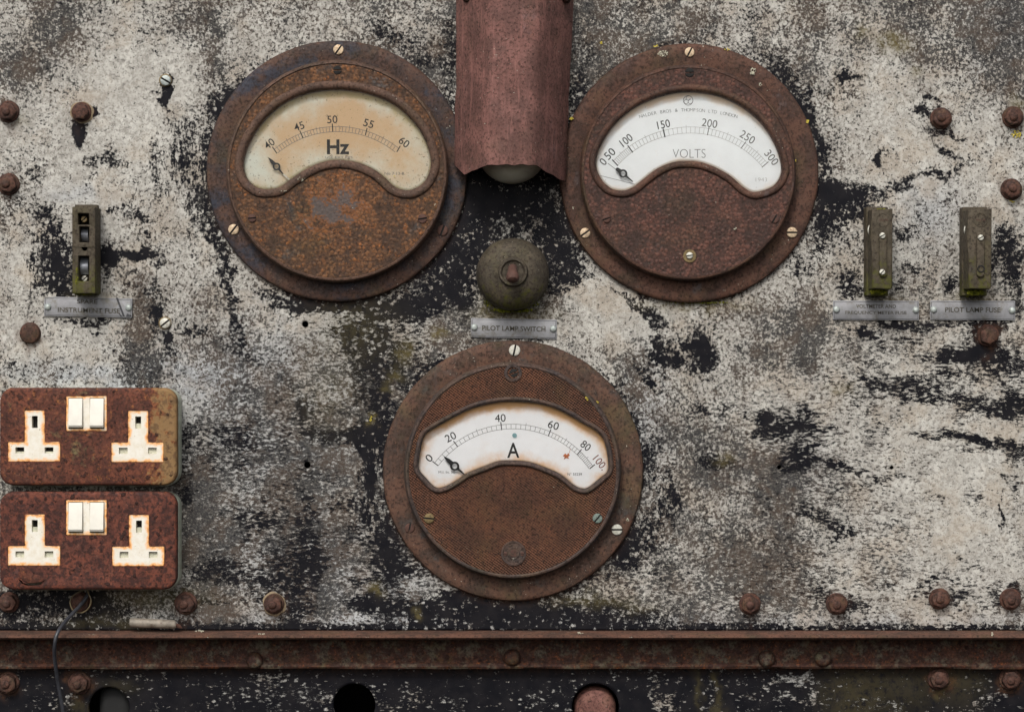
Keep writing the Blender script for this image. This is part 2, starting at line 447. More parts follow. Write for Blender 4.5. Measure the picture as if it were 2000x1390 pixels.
RUSTSCREW = simple('screw_rust', (.075, .034, .024), .8, 0, .3, 8)
DARKM = simple('dark_recess', (.012, .011, .010), .9, 0, .3, 8)
BLACKP = simple('pointer_black', (.012, .012, .013), .55, 0, .3, 8, spec=.3)
INK = simple('dial_ink', (.030, .028, .027), .8, 0, .5, 5, spec=.2)
INKF = simple('dial_ink_faded', (.38, .37, .36), .8, 0, .25, 5, spec=.2)
INKG = simple('dial_ink_grey', (.16, .155, .15), .8, 0, .4, 5, spec=.2)
INKR = simple('dial_ink_red', (.20, .07, .05), .8, 0, .3, 5, spec=.2)
CABLE = simple('black_cable', (.035, .036, .042), .35, 0, .3, 9)
WIRE = simple('tan_wire', (.10, .075, .035), .5, 0, .3, 9)
PLATEM = simple('nameplate_metal', (.25, .25, .26), .55, .25, .22, 30, dirt=(.13, .115, .08), dirt_amt=.7)
PLATEE = simple('nameplate_edge', (.045, .045, .05), .6, .2, .3, 10)
ENGR = simple('engraved_letters', (.060, .052, .036), .8, 0, .5, 7, dirt=(.16, .15, .13), dirt_amt=.9, dirt_lo=.50)
CLIPM = simple('clip_metal', (.36, .38, .42), .5, .35, .25, 10)
SHELL = simple('pattress_cream', (.42, .45, .36), .5, 0, .15, 14, dirt=(.15, .12, .04), dirt_amt=.7)
ROCKER = simple('rocker_cream', (.70, .67, .59), .35, 0, .05, 20, dirt=(.60, .45, .28), dirt_amt=.3, dirt_lo=.6)
SHUT = simple('shutter_cream', (.50, .49, .38), .5, 0, .15, 12, dirt=(.12, .10, .06), dirt_amt=.5)
BACKING = simple('backing_black', (.010, .010, .010), .9, 0, .2, 60)
PIPEM = rust_mat('rust_pipe', (.13, .055, .045), (.22, .10, .08), (.25, .1, .07), cold_amt=.1, hot_amt=.1, size=30, pits=0)
GREYPIPE = simple('conduit_grey', (.24, .21, .17), .6, .2, .3, 18, dirt=(.08, .05, .03), dirt_amt=.8)

def insert_mat(name, boxes):
    """orange rust bleed creeping in from the metal edge; boxes (cx, cz, hx, hz) in px from the part's origin"""
    n = N(name); p = n.sep(n.raw); d = None
    for cx, cz, hx, hz in boxes:
        ax = n.math('SUBTRACT', hx, n.math('ABSOLUTE', n.math('SUBTRACT', p[0], cx)))
        az = n.math('SUBTRACT', hz, n.math('ABSOLUTE', n.math('SUBTRACT', p[2], cz)))
        q = n.math('MINIMUM', ax, az); d = q if d is None else n.math('MAXIMUM', d, q)
    d = n.math('ADD', d, n.mr(n.noise(14, 4, .6), .3, .7, -3.5, 3.5))
    f = n.mr(d, 1.0, 8.5, 1, 0); f2 = n.mr(d, -2.0, 1.8, 1, 0)
    c = n.mix(n.mr(n.noise(14, 4), .35, .7), (.80, .765, .68), (.72, .66, .54))
    c = n.mix(n.math('MULTIPLY', f, .92), c, (.86, .40, .10))
    c = n.mix(f2, c, (.32, .09, .025))
    c = n.mix(n.mr(n.noise(5, 3, seed=5), .66, .74), c, (.40, .32, .22))
    return n.bsdf(c, .42, n.bump(n.noise(8, 3), .0001, .5))
# the origin of a T insert is the middle of its stem
INSERT = insert_mat('socket_plastic', [(0, 0, 19.75, 50), (-1.25, -30.75, 51, 19.25)])
INSERT_SW = insert_mat('switch_plastic', [(0, 0, 39.75, 34.25)])

def dial_mat(name, white, stain, amount, width_hi, specks, overall=0.0, second=None, lo=.25):
    n = N(name)
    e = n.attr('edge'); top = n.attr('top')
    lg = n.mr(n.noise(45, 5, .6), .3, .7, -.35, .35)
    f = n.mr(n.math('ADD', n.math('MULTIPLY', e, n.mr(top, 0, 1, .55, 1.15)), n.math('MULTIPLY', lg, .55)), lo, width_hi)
    c = n.mix(n.mr(n.noise(40, 4, seed=2), .3, .7), white, tuple(x*.95 for x in white))
    if overall:
        c = n.mix(n.mr(n.math('ADD', n.noise(60, 5, .62, seed=3), n.math('MULTIPLY', n.attr('body'), .30)), .30, .82, 0, overall), c, second)
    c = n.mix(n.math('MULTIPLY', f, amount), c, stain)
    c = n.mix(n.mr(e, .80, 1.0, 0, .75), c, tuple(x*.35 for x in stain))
    sp = n.noise(4.6, 3, .65, seed=6)
    c = n.mix(n.mr(n.math('ADD', sp, n.math('MULTIPLY', e, .06)), specks, specks+.05, 0, .75), c, (.16, .11, .06))
    c = n.mix(n.mr(n.noise(9, 5, .7, seed=8), .55, .75, 0, .25*max(.25, overall)), c, stain)
    return n.bsdf(c, .6, n.bump(sp, .00008, .4), spec=.2)
D_HZ = dial_mat('dial_paper_tan', (.68, .69, .60), (.42, .33, .13), .8, .9, .640, 1.0, (.60, .42, .25))
D_V = dial_mat('dial_paper_white', (.86, .88, .89), (.68, .43, .20), .7, 1.05, .73)
D_A = dial_mat('dial_paper_stained', (.86, .86, .875), (.68, .37, .14), .95, .85, .74, lo=.08)

def glass_mat():
    m = bpy.data.materials.new('clear_glass'); m.use_nodes = True; t = m.node_tree; t.nodes.clear()
    o = t.nodes.new('ShaderNodeOutputMaterial'); mx = t.nodes.new('ShaderNodeMixShader')
    tr = t.nodes.new('ShaderNodeBsdfTransparent'); tr.inputs[0].default_value = (.985, .99, .985, 1)
    gl = t.nodes.new('ShaderNodeBsdfGlossy'); gl.inputs['Roughness'].default_value = .06
    fr = t.nodes.new('ShaderNodeFresnel'); fr.inputs[0].default_value = 1.35
    t.links.new(fr.outputs[0], mx.inputs[0]); t.links.new(tr.outputs[0], mx.inputs[1]); t.links.new(gl.outputs[0], mx.inputs[2]); t.links.new(mx.outputs[0], o.inputs[0])
    return m
GLASS = glass_mat()
def lamp_mat():
    n = N('opal_glass')
    c = n.mix(n.mr(n.noise(30, 4), .3, .7), (.80, .80, .66), (.88, .87, .76))
    return n.bsdf(c, .25, None, Subsurface_Weight=.25, Subsurface_Radius=(.01, .01, .008))
OPAL = lamp_mat()
def moss_mat():
    n = N('moss_green')
    c = n.mix(n.mr(n.noise(5, 3), .35, .65), (.045, .05, .008), (.19, .19, .018))
    return n.bsdf(c, .9, spec=.1)
MOSS = moss_mat()
LICH = simple('lichen_yellow', (.50, .40, .06), .9, 0, .4, 5)
LICHW = simple('lichen_pale', (.45, .43, .33), .9, 0, .3, 5)

# ------------------------------------------------------------ painted sheet with wear fields
def fieldgrid(rows, X, Y, x0, y0, dx, dy):
    G = np.array([[int(c) for c in r] for r in rows], float) / 9
    gx = np.clip((X - x0)/dx, 0, G.shape[1]-1.001); gy = np.clip((Y - y0)/dy, 0, G.shape[0]-1.001)
    ix = gx.astype(int); iy = gy.astype(int); fx = gx-ix; fy = gy-iy
    fx = fx*fx*(3-2*fx); fy = fy*fy*(3-2*fy)
    return (G[iy, ix]*(1-fx)+G[iy, ix+1]*fx)*(1-fy) + (G[iy+1, ix]*(1-fx)+G[iy+1, ix+1]*fx)*fy
def vnoise(X, Y, size, seed):
    rs = np.random.RandomState(seed); T = rs.rand(256, 256)
    gx = X/size + 300; gy = Y/size + 300
    ix = np.floor(gx).astype(int); iy = np.floor(gy).astype(int); fx = gx-ix; fy = gy-iy
    fx = fx*fx*(3-2*fx); fy = fy*fy*(3-2*fy)
    g = lambda a, b: T[a % 256, b % 256]
    return (g(iy, ix)*(1-fx)+g(iy, ix+1)*fx)*(1-fy)+(g(iy+1, ix)*(1-fx)+g(iy+1, ix+1)*fx)*fy
def blobs(X, Y, L, acc):
    for b in L:
        cx, cy, rx, ry, ang, amp = b
        a = math.radians(ang); dx = X-cx; dy = Y-cy
        u = (dx*math.cos(a)+dy*math.sin(a))/rx; w = (-dx*math.sin(a)+dy*math.cos(a))/ry
        acc = acc + amp*np.exp(-(u*u+w*w)**1.1*0.75)
    return acc

def sheet(name, x0, y0, x1, y1, step, fields, holes, mat, parent, h=0.0, thick=.005):
    nx = int((x1-x0)/step)+1; ny = int((y1-y0)/step)+1
    xs = np.linspace(x0, x1, nx); ys = np.linspace(y0, y1, ny)
    X, Y = np.meshgrid(xs, ys); VX = X.copy(); VY = Y.copy()
    keep = np.ones(X.shape, bool)
    for cx, cy, r in holes:
        j = int(np.argmin(abs(xs-cx))); i = int(np.argmin(abs(ys-cy)))
        m0 = max(1, round(r/step)); m1 = m0 + 5
        I, J = np.mgrid[0:ny, 0:nx]; cheb = np.maximum(abs(I-i), abs(J-j))
        keep &= ~(cheb < m0)
        sel = (cheb >= m0) & (cheb <= m1)
        dx = (X-xs[j]); dy = (Y-ys[i]); d = np.hypot(dx, dy)+1e-9
        t = (cheb-m0)/(m1-m0)
        rad = r*(1-t) + (m1*step)*t          # radius a circle-mapped ring would have
        w = 1-t
        VX = np.where(sel, w*(cx+dx/d*rad) + (1-w)*X, VX); VY = np.where(sel, w*(cy+dy/d*rad) + (1-w)*Y, VY)
    F = fields(VX, VY)
    k = S*(D-h)/D
    co = np.stack([(VX-1000)*k, np.full(X.shape, -h), (695-VY)*k], -1).reshape(-1, 3)
    idx = np.arange(nx*ny).reshape(ny, nx)
    q = np.stack([idx[:-1, :-1], idx[1:, :-1], idx[1:, 1:], idx[:-1, 1:]], -1).reshape(-1, 4)
    kf = keep.ravel()
    q = q[kf[q].all(1)]
    used = np.unique(q); rm = -np.ones(nx*ny, int); rm[used] = np.arange(len(used))
    q = rm[q]; co = co[used]
    me = bpy.data.meshes.new(name)
    me.vertices.add(len(co)); me.vertices.foreach_set('co', co.ravel())
    me.loops.add(q.size); me.loops.foreach_set('vertex_index', q.ravel())
    me.polygons.add(len(q)); me.polygons.foreach_set('loop_start', np.arange(0, q.size, 4)); me.polygons.foreach_set('loop_total', np.full(len(q), 4))
    me.update(); me.validate()
    for nm, A in F.items():
        at = me.attributes.new(nm, 'FLOAT', 'POINT'); at.data.foreach_set('value', A.ravel()[used].astype(np.float32))
    me.materials.append(mat); me.materials.append(BACKING)
    # rim walls: outer border and hole tubes
    bm = bmesh.new(); bm.from_mesh(me)
    be = [e for e in bm.edges if e.is_boundary]
    r = bmesh.ops.extrude_edge_only(bm, edges=be)
    for v in r['geom']:
        if isinstance(v, bmesh.types.BMVert): v.co.y += thick
    bm.to_mesh(me); bm.free()
    o = bpy.data.objects.new(name, me); COL.objects.link(o)
    if parent: o.parent = parent
    return o

GAUGES = [(658, 334, 254), (1346, 338, 253), (1002, 919, 254)]
GR = [ #  x = 50,150,...,1950   y = 50,150,...
 "46253344455655543527 5".replace(" ", "")[:20],
 "53114455665566554337"[:20],
 "32113445556666543222",
 "21122445556655443111",
 "22223344555544433122",
 "11233344445333333333",
 "11234444553222454333",
 "33235556654333443222",
 "44456666665556443212",
 "55566666665555564222",
 "66666665555555574323",
 "76656664555556674434",
 "66666655555556655444"]
BARE = [
 (155,258,11,17,0,1.3),(186,219,9,9,0,1),(205,196,18,4,-35,.6),(325,183,7,24,0,1.5),(318,163,10,6,0,.6),
 (200,319,50,9,0,.75),(213,303,12,12,0,.7),(180,345,10,8,0,.6),(170,365,4,10,0,.6),(205,367,22,3,0,.6),(60,345,22,20,0,.45),(50,400,28,26,0,.40),
 (365,250,18,26,-20,.45),(362,300,18,30,0,.5),(370,355,28,36,0,.55),(385,430,30,40,-15,.35),(312,330,12,90,0,.30),(340,300,8,60,0,.3),
 (112,505,38,52,0,.95),(95,430,25,30,0,.55),(120,560,35,22,0,.8),(65,530,18,60,0,.35),(232,408,28,8,-25,.7),(270,424,26,11,0,.65),(282,460,8,14,0,.6),
 (212,498,18,14,0,1),(218,522,12,22,0,1),(268,498,38,12,0,.9),(310,520,20,12,25,.7),(262,528,10,6,0,.6),(300,555,12,18,0,.55),(335,570,30,28,0,.5),
 (392,510,60,60,0,.22),(425,470,10,60,-22,.75),(448,570,9,60,-14,.8),(466,640,9,35,-18,.8),(425,655,50,12,15,.4),(480,692,35,8,15,.6),
 (306,612,14,26,0,1.0),(329,660,8,12,0,1.1),(375,640,28,22,20,.6),(165,629,60,4,0,.9),(20,717,32,6,0,.6),(330,685,18,8,20,.6),(190,657,6,5,0,.7),(282,455,5,5,0,.6),
 (650,600,130,9,0,.95),(770,602,60,22,-18,.85),(560,582,60,10,14,.7),(850,530,55,55,-35,.80),(905,560,34,80,0,.75),(830,600,60,26,-35,.7),(895,470,30,40,0,.9),
 (725,665,60,34,0,.65),(745,710,55,34,0,.75),(690,650,60,8,0,.5),(735,770,40,30,0,.65),(740,830,26,50,0,.7),(750,860,80,14,6,.7),(722,925,12,60,0,1.0),(760,960,10,120,0,.7),(640,850,70,12,0,.55),(585,805,18,16,0,.55),(597,825,6,14,0,.8),
 (450,845,30,14,0,.55),(470,865,30,8,0,.5),(470,905,16,10,0,.5),(690,985,50,24,0,.5),(500,1015,45,12,10,.55),(595,985,18,40,0,.4),(600,1060,22,50,0,.55),(580,1100,60,40,0,.45),
 (430,1118,60,22,0,.65),(530,1135,50,8,0,.65),(600,1115,25,26,0,.7),(590,1190,32,34,0,.9),(520,1165,50,14,0,.6),(400,1175,40,10,0,.5),(745,1080,40,60,-35,.55),(690,1130,30,12,0,.65),
 (720,1175,48,13,0,1.2),(820,1190,90,18,0,1.1),(800,1130,40,26,-30,.75),(770,1105,20,40,-30,.8),(980,1198,110,24,0,1.1),(1100,1205,90,16,0,.8),(1170,1180,50,18,0,.6),(1225,1205,60,14,0,.6),(900,1165,60,12,10,.7),
 (1010,390,85,55,0,1.3),(935,370,34,60,0,1.2),(930,470,34,45,0,.9),(1060,440,60,60,0,.95),(1100,500,40,44,30,.95),(1130,540,26,26,0,.6),(1085,560,24,30,0,.6),(880,430,24,60,-20,.9),
 (1225,583,56,7,32,.95),(1270,612,8,10,0,.8),(1285,628,16,7,40,.9),(1240,562,30,8,35,.8),(1306,700,34,18,8,1.2),(1290,672,14,12,0,.8),(1330,665,16,8,30,.9),(1345,680,30,5,0,.8),(1372,668,18,20,0,1.0),(1378,700,30,16,30,.9),(1375,720,24,18,0,.55),(1385,748,16,6,0,.7),(1265,740,45,8,48,.55),(1275,752,14,12,0,.7),(1310,735,40,6,12,.5),
 (1365,800,20,16,0,.6),(1408,795,14,22,0,.6),(1455,808,9,11,0,1.0),(1405,828,30,6,0,.4),(1495,815,16,16,0,1.1),(1510,832,30,8,0,.7),(1555,830,36,20,12,.9),(1575,800,24,10,10,.7),(1590,840,40,5,5,.8),(1480,850,30,8,0,.5),(1555,890,28,22,0,.95),(1590,873,20,5,-15,.9),(1545,915,22,8,0,.6),
 (1400,905,30,18,10,.55),(1650,915,55,8,18,.6),(1630,905,40,4,15,.6),(1700,925,60,5,8,.5),(1600,1015,60,10,18,.55),(1640,1040,30,14,20,.6),(1580,990,40,5,20,.7),(1270,890,16,40,10,.5),(1300,950,20,50,0,.35),(1310,1010,20,45,20,.45),(1240,1050,30,50,35,.75),(1220,1090,30,30,35,.6),
 (1520,130,40,24,42,.75),(1560,190,16,40,-30,.65),(1585,240,14,50,-15,.75),(1605,330,12,70,0,.7),(1655,153,24,9,0,1.1),(1640,150,12,5,20,.8),(1610,180,20,12,40,.5),
 (1650,385,42,22,0,1.2),(1615,375,24,16,0,.9),(1660,410,28,22,0,.9),(1620,430,26,20,0,.7),(1600,400,12,40,0,.8),(1640,470,40,24,0,.4),(1660,555,30,26,0,.95),(1720,372,30,8,0,.9),(1775,372,26,10,0,.85),(1785,350,26,6,-30,.8),(1765,458,18,10,0,.7),(1790,432,12,8,0,.6),(1560,520,24,20,0,.6),(1600,490,20,20,0,.4),(1755,560,16,20,0,.8),(1785,525,20,8,20,.8),(1860,560,18,20,10,.9),(1960,470,26,30,0,.85),(1975,520,24,40,0,.95),(1985,590,14,30,0,.6),
 (1805,220,28,5,22,.95),(1820,200,14,8,20,.8),(1838,256,22,5,10,.85),(1865,272,45,4,12,.75),(1850,298,26,6,20,.9),(1832,338,18,9,0,.9),(1870,325,10,6,0,.6),(1910,254,20,5,0,.5),(1716,315,6,15,0,1.0),(1738,298,10,6,0,.6),(1790,340,30,4,-30,.5),
 (1690,652,26,9,20,1.2),(1740,640,40,7,0,.8),(1790,640,40,10,0,.7),(1770,665,30,8,0,.6),(1715,680,26,10,0,.6),(1870,635,40,8,0,.8),(1925,645,34,34,0,.9),(1900,690,50,13,0,1.2),(1850,700,50,8,0,.7),(1960,710,50,26,0,.7),(1850,730,70,12,0,.65),(1740,755,44,14,0,.95),(1810,757,50,14,0,.75),(1765,780,60,8,0,.7),(1880,780,90,6,0,.7),(1920,800,60,14,0,.9),(1980,790,30,34,0,.8),(1700,735,40,6,0,.5),
 (1800,848,60,4,6,.7),(1870,850,50,6,10,.95),(1950,866,60,8,10,.95),(1905,880,40,5,5,.5),(1905,968,24,12,10,.65),(1958,1000,3,60,0,.75),(1985,890,20,18,0,.65),(1960,935,30,5,25,.7),(1990,950,12,30,0,.7),(1820,1020,40,8,0,.4),(1880,1090,50,8,30,.5),(1840,975,30,6,0,.4),(1680,950,30,6,0,.4),
 (1662,1182,26,14,0,.75),(1610,1178,20,20,0,.5),(1870,1165,26,18,0,.85),(1810,1160,20,20,0,.6),(1950,1175,20,20,0,.6),(1990,1150,20,16,0,.5),(1700,1135,50,6,0,.5),(1850,1135,60,5,0,.6),
 (780,75,40,24,0,.45),(830,110,30,20,0,.35),(880,120,12,60,0,.9),(740,60,20,20,0,.4),(1135,160,16,70,10,.6),(430,220,30,30,-35,.6),(460,180,30,14,-35,.5),(405,300,10,60,0,.5),
 (120,1185,80,30,0,.75),(30,1180,30,26,0,.9),(220,1190,40,26,0,.6),(160,1170,40,30,0,1.0),(365,962,16,22,0,.6),(368,850,14,20,0,.5),(355,1160,30,14,0,.5),(250,1225,200,4,0,.8),
 (270,60,40,3,0,.35),(290,60,24,2.5,0,.55),(120,137,14,2.5,0,.7),(300,102,12,5,20,.6),(210,60,10,3,0,.6),(305,178,10,4,35,.7)]
STRONG = [(155,255,11,17,0,2.2),(154,275,6,12,0,1.6),(184,220,9,8,0,1.8),(325,180,7,26,0,2.4),(329,660,7,11,0,2.0),(305,612,11,22,0,1.5),(212,505,17,26,0,1.6),(272,499,34,9,0,1.6),(1306,702,30,15,8,1.5),(1378,692,24,20,30,1.4),(1372,665,12,14,0,1.4),(1500,815,15,13,0,1.5),(1560,832,34,12,12,1.3),(1556,888,24,15,0,1.4),(1655,385,40,20,0,1.6),(1620,372,20,14,0,1.3),(1692,652,22,7,20,1.6),(1905,690,46,10,0,1.6),(1930,648,24,24,0,1.3),(1655,153,20,6,0,1.5),(1716,316,5,14,0,1.5),(725,935,9,50,0,1.5),(1000,395,70,40,0,1.3),(112,520,26,34,0,1.25),(720,1175,44,10,0,1.6),(960,1200,90,16,0,1.4),(935,395,22,40,0,1.4),(1100,495,26,30,0,1.3)]
WHITE = [(800,1150,32,20,0,-1.1),(690,1110,30,16,0,-.3),(1150,1195,40,10,0,-.3),(220,180,70,90,0,-.14),(1900,950,60,90,0,-.12),(1210,600,24,26,30,-.6),(1165,580,26,30,0,-.5),(930,610,14,30,0,-.3),
 (880,640,20,40,0,-.4),(1800,660,30,10,0,-.25),(1870,655,18,14,0,-.5),(700,460,1,1,0,0),(1100,470,10,8,0,-.7),(1055,500,6,5,0,-.8),(960,420,8,6,0,-.8),(1090,390,7,26,-15,-.9),(1045,430,8,6,0,-.8),(1030,465,6,8,0,-.7),(985,440,6,10,0,-.6)]
BOLTPOS = [(14,217,.7),(14,359,.5),(157,218,.3),(361,1179,.6),(534,1180,.4),(1466,1180,.4),(1636,1180,.4),(1837,1170,.4),(1976,1171,.5),(1840,230,.4),(1981,228,.6),(1978,369,.5),(1932,655,.8),(57,650,.9),(1835,1327,.8),(1975,1327,.8),(153,1335,.8),(13,1335,.8)]
def panel_fields(X, Y):
    wx = (vnoise(X, Y, 22, 1)-.5)*22 + (vnoise(X, Y, 9, 2)-.5)*12; wy = (vnoise(X, Y, 22, 3)-.5)*18 + (vnoise(X, Y, 9, 4)-.5)*10
    XX, YY = X+wx, Y+wy
    bare = blobs(XX, YY, BARE, np.zeros_like(X))
    bare += .10*np.clip((Y-600)/300, 0, 1)*(1-np.clip((X-1600)/200, 0, 1))
    for cx, cy, r in GAUGES:
        d = np.hypot(XX-cx, YY-cy)-r
        a = np.clip(vnoise(X, Y, 120, 5)*1.6-.35, .15, 1)
        bare += a*.75*np.exp(-np.clip(d, 0, None)/12)
    bare += (vnoise(X, Y, 60, 6)*.5 + vnoise(X, Y, 25, 7)*.5 - .46)*.62
    edge = np.clip((Y-1212)/12, 0, 1); bare += edge*.9
    bare = np.clip(blobs(XX, YY, WHITE, np.where(bare > .75, .75+(np.minimum(bare, 1.35)-.75)*.6, np.maximum(bare, 0))), -.25, 1.15)
    bare = np.maximum(bare, np.clip(blobs(X+wx*.35, Y+wy*.35, STRONG, np.zeros_like(X)), 0, 1.45))
    gr = fieldgrid(GR, X, Y, 50, 50, 100, 100)*1.12 + .10 + .12*np.exp(-((X-560)/200)**2-((Y-930)/260)**2)
    gr = gr + (vnoise(X, Y, 130, 28)-.5)*.35 + (vnoise(X, Y, 45, 8)-.5)*.40 + (vnoise(X, Y, 18, 9)-.5)*.2
    gr = blobs(XX, YY, [(90,40,40,60,0,.5),(40,130,18,30,0,.6),(75,132,24,10,0,.6),(35,165,6,20,0,.3),(415,60,18,60,0,.5),(410,130,14,22,0,.5),(475,30,10,12,0,.4),(272,640,26,70,8,1.1),(268,720,36,40,0,1.0),(330,60,1,1,0,0),(690,420,1,1,0,0),(560,1000,26,160,0,.3),(1150,760,20,60,0,.3),(275,590,14,30,0,.5),
        (1590,30,26,60,0,.5),(1840,40,60,60,0,.5),(1820,115,45,26,0,.5),(1900,80,40,30,0,.3),(1985,90,20,50,0,.5),(1580,640,34,60,0,.5),(1580,690,20,30,0,.4),(1490,690,30,20,0,.25),(1440,610,60,14,0,.35),(1520,930,40,40,0,.5),(1510,970,30,40,0,.4),(1480,1110,60,50,0,.5),
        (1470,1140,40,30,0,.4),(1390,920,20,14,0,.5),(1220,760,30,60,0,.5),(1240,700,40,40,0,.4),(590,960,30,40,0,.35),(610,1100,30,120,0,.3),(1150,60,30,60,0,.4),(1250,60,40,50,0,.2),(1150,1180,60,20,0,.3),(500,780,120,100,0,.12),(390,1000,30,120,0,.25),(880,50,20,60,0,.4),
        (240,200,90,140,0,-.35),(200,690,100,30,0,-.25),(1900,1000,80,120,0,-.2),(1800,290,100,90,0,-.3),(1710,200,60,60,0,-.2),(1200,590,60,40,30,-.4)], gr)
    cool = blobs(XX, YY, [(520,850,200,150,0,.6),(450,700,180,60,0,.35),(300,740,120,30,0,.8),(150,730,160,18,0,.7),(1000,1215,1100,16,0,.6),(1260,820,40,110,0,.6),(1820,420,50,60,0,.6),(1960,60,60,100,0,.5),(150,380,60,14,0,.5),(600,1100,180,90,0,.6),(760,1150,100,60,0,.4),(1560,910,60,60,0,.3)], np.zeros_like(X)+.10)
    sh = np.clip(blobs(X, Y, [(1800,850,300,260,0,.9),(760,620,260,60,0,.5),(600,1050,260,180,0,.75),(1500,1150,600,70,0,.7),(700,760,160,120,0,.5),(1560,860,90,90,0,.6),(470,860,120,120,0,.5)], np.zeros_like(X)+.12), 0, .95)
    sv = np.clip(blobs(X, Y, [(350,330,60,110,0,.9),(730,930,40,90,0,.9),(1290,990,50,90,0,.5),(60,500,60,80,0,.5),(1958,1000,10,80,0,.9)], np.zeros_like(X)), 0, .9)
    olive = np.clip(blobs(XX, YY, [(1748,88,26,16,0,.95),(1690,66,14,10,0,.8),(1790,145,10,8,0,.6),(1640,758,18,10,0,.6),(690,640,70,50,0,.30),(860,655,16,8,0,.9),(790,690,14,16,0,.9),(770,735,14,12,0,.8),(752,760,10,8,0,.7),(725,818,7,10,0,1.1),(740,1150,10,12,0,.9),(815,1192,8,7,0,.9),
        (1150,1170,60,12,0,.5),(1000,612,60,16,0,.7),(640,770,50,60,0,.25),(1412,895,12,10,0,.7),(310,1165,80,22,0,.45),(460,595,1,1,0,0),(1360,595,80,10,0,.6),(960,590,20,20,0,.4),(40,235,20,10,0,.5),(1985,200,14,10,0,.6),(1730,590,40,12,0,.5),(1900,590,50,12,0,.5),(180,585,40,14,0,.4),(1240,1185,40,10,0,.3),(200,1215,90,10,0,.3)], np.zeros_like(X)), 0, 1)
    ru = np.zeros_like(X)
    for (bx, by, q) in BOLTPOS:
        d = np.hypot(XX-bx, YY-by-4*q); ru += q*.8*np.exp(-((d-20)/9)**2) + q*.5*np.exp(-((XX-bx)/7)**2-((YY-by-38)/20)**2)
    for cx, cy, r in GAUGES:
        d = np.hypot(X-cx, Y-cy)-r; ru += .7*np.exp(-np.clip(d, 0, None)/5)*np.clip((Y-cy)/r, 0, 1)
    return dict(rusty=np.clip(ru, 0, 1), bare=bare, grime=np.clip(gr, 0, 1.1), cool=np.clip(cool, 0, 1), streakh=sh, streakv=sv, olive=olive)
def lower_fields(X, Y):
    wx = (vnoise(X, Y, 22, 11)-.5)*26 + (vnoise(X, Y, 9, 12)-.5)*10; wy = (vnoise(X, Y, 22, 13)-.5)*20 + (vnoise(X, Y, 9, 14)-.5)*8
    XX, YY = X+wx, Y+wy
    bare = np.full_like(X, 1.33)+ (vnoise(X, Y, 40, 15)-.5)*.3 + (vnoise(X, Y, 400, 25)-.5)*.3
    bare = blobs(XX, YY, [(560,1360,120,26,0,-.50),(660,1330,1,1,0,0),(290,1325,30,10,0,-.4),(520,1330,30,10,0,-.6),(790,1370,60,24,0,-.5),(880,1376,40,16,0,-.35),(940,1318,12,5,0,-.7),(1060,1365,50,18,0,-.45),(1280,1325,16,10,0,-.7),(1300,1370,22,18,0,-.9),(1545,1330,38,9,0,-1.1),(1575,1322,12,8,0,-.9),(1535,1362,18,6,0,-.9),(1585,1362,10,14,0,-.9),(1455,1357,9,6,0,-.8),(1720,1375,40,14,0,-.4),(1905,1376,16,6,0,-.5),
        (100,1370,50,20,0,-.35),(1380,1370,20,40,0,-.3),(1950,1360,20,10,0,-.4),(1270,1345,10,10,0,-.6)], bare)
    ol = blobs(XX, YY, [(1362,1345,6,60,0,.6),(1403,1345,7,60,0,.7),(1660,1360,50,60,0,.5),(1760,1340,60,50,0,.35),(1830,1355,10,12,0,.7),(1880,1330,40,40,0,.4),(150,1375,16,20,0,.5),(225,1340,30,20,0,.3)], np.zeros_like(X))
    z = np.zeros_like(X); ru = z.copy()
    for (bx, by, q) in BOLTPOS:
        d = np.hypot(XX-bx, YY-by-4*q); ru += q*1.0*np.exp(-((d-20)/10)**2)
    return dict(rusty=np.clip(ru+np.exp(-np.clip(Y-1305, 0, None)/6)*.6, 0, 1), bare=np.clip(bare, -.1, 1.5), grime=z+.7, cool=z+.5, streakh=z+.85, streakv=z, olive=np.clip(ol*.55, 0, 1))

panel = sheet('instrument_panel', -160, -150, 2160, 1230, 4, panel_fields, [(596, 633, 6.5), (600, 908, 6.5), (1522, 912, 4.5), (1742, 913, 4.2)], PAINT, None)
tag(panel, 'large weathered control panel with peeling cream paint over black, carrying the gauges', 'panel')
# unseen black box added behind so no sky shows through the holes
mb = MB(); mb2 = mb
P = [M(-170, -160), M(2170, -160), M(2170, 1570), M(-170, 1570)]
P = ccw(P)
a = mb.ring(P, -.0052); b = mb.ring(P, -.16); mb.bridge(a, b); mb.f(b)
mb.build('added_backing_box', BACKING, panel, smooth=False)
lower = sheet('lower_panel', -160, 1244, 2160, 1570, 3.5, lower_fields, [(692, 1375, 41), (1163, 1380, 46), (213, 1381, 40)], PAINT, None)
tag(lower, 'dark scratched lower sheet with round holes beneath the rusty rail', 'panel')

# ------------------------------------------------------------ rail (angle iron)
rail = empty('angle_rail', W(1000, 1270, 0), 'long rusty angle-iron rail running across under the painted panel', 'rail')
def strip(mb, prof, x0=-150, x1=2150, n=230, wob=.25):
    """prof: list of (h, z metres) closed; extruded in X"""
    rings = []
    for i in range(n+1):
        x = (x0 + (x1-x0)*i/n - 1000)*S
        rings.append([mb.v(x, h + wob*S*mnoise.noise(Vector((x/.02, j*3.1, 0))), z + wob*2*S*mnoise.noise(Vector((x/.03, j*1.7, 5)))) for j, (h, z) in enumerate(prof)])
    for a_, b_ in zip(rings, rings[1:]): mb.bridge(a_, b_)
    mb.f(rings[0]); mb.f(rings[-1])
zt = M(0, 1231.5, .004)[1]; zf = M(0, 1238, .036)[1]; zb = M(0, 1250, .036)[1]
mb = MB(); strip(mb, [(.0005, zt), (.033, zt-.0004), (.0352, zt-.0022), (.036, (zt+zb)/2), (.035, zb+.0012), (.033, zb), (.0105, zb+.0003), (.0005, zb+.0003)])
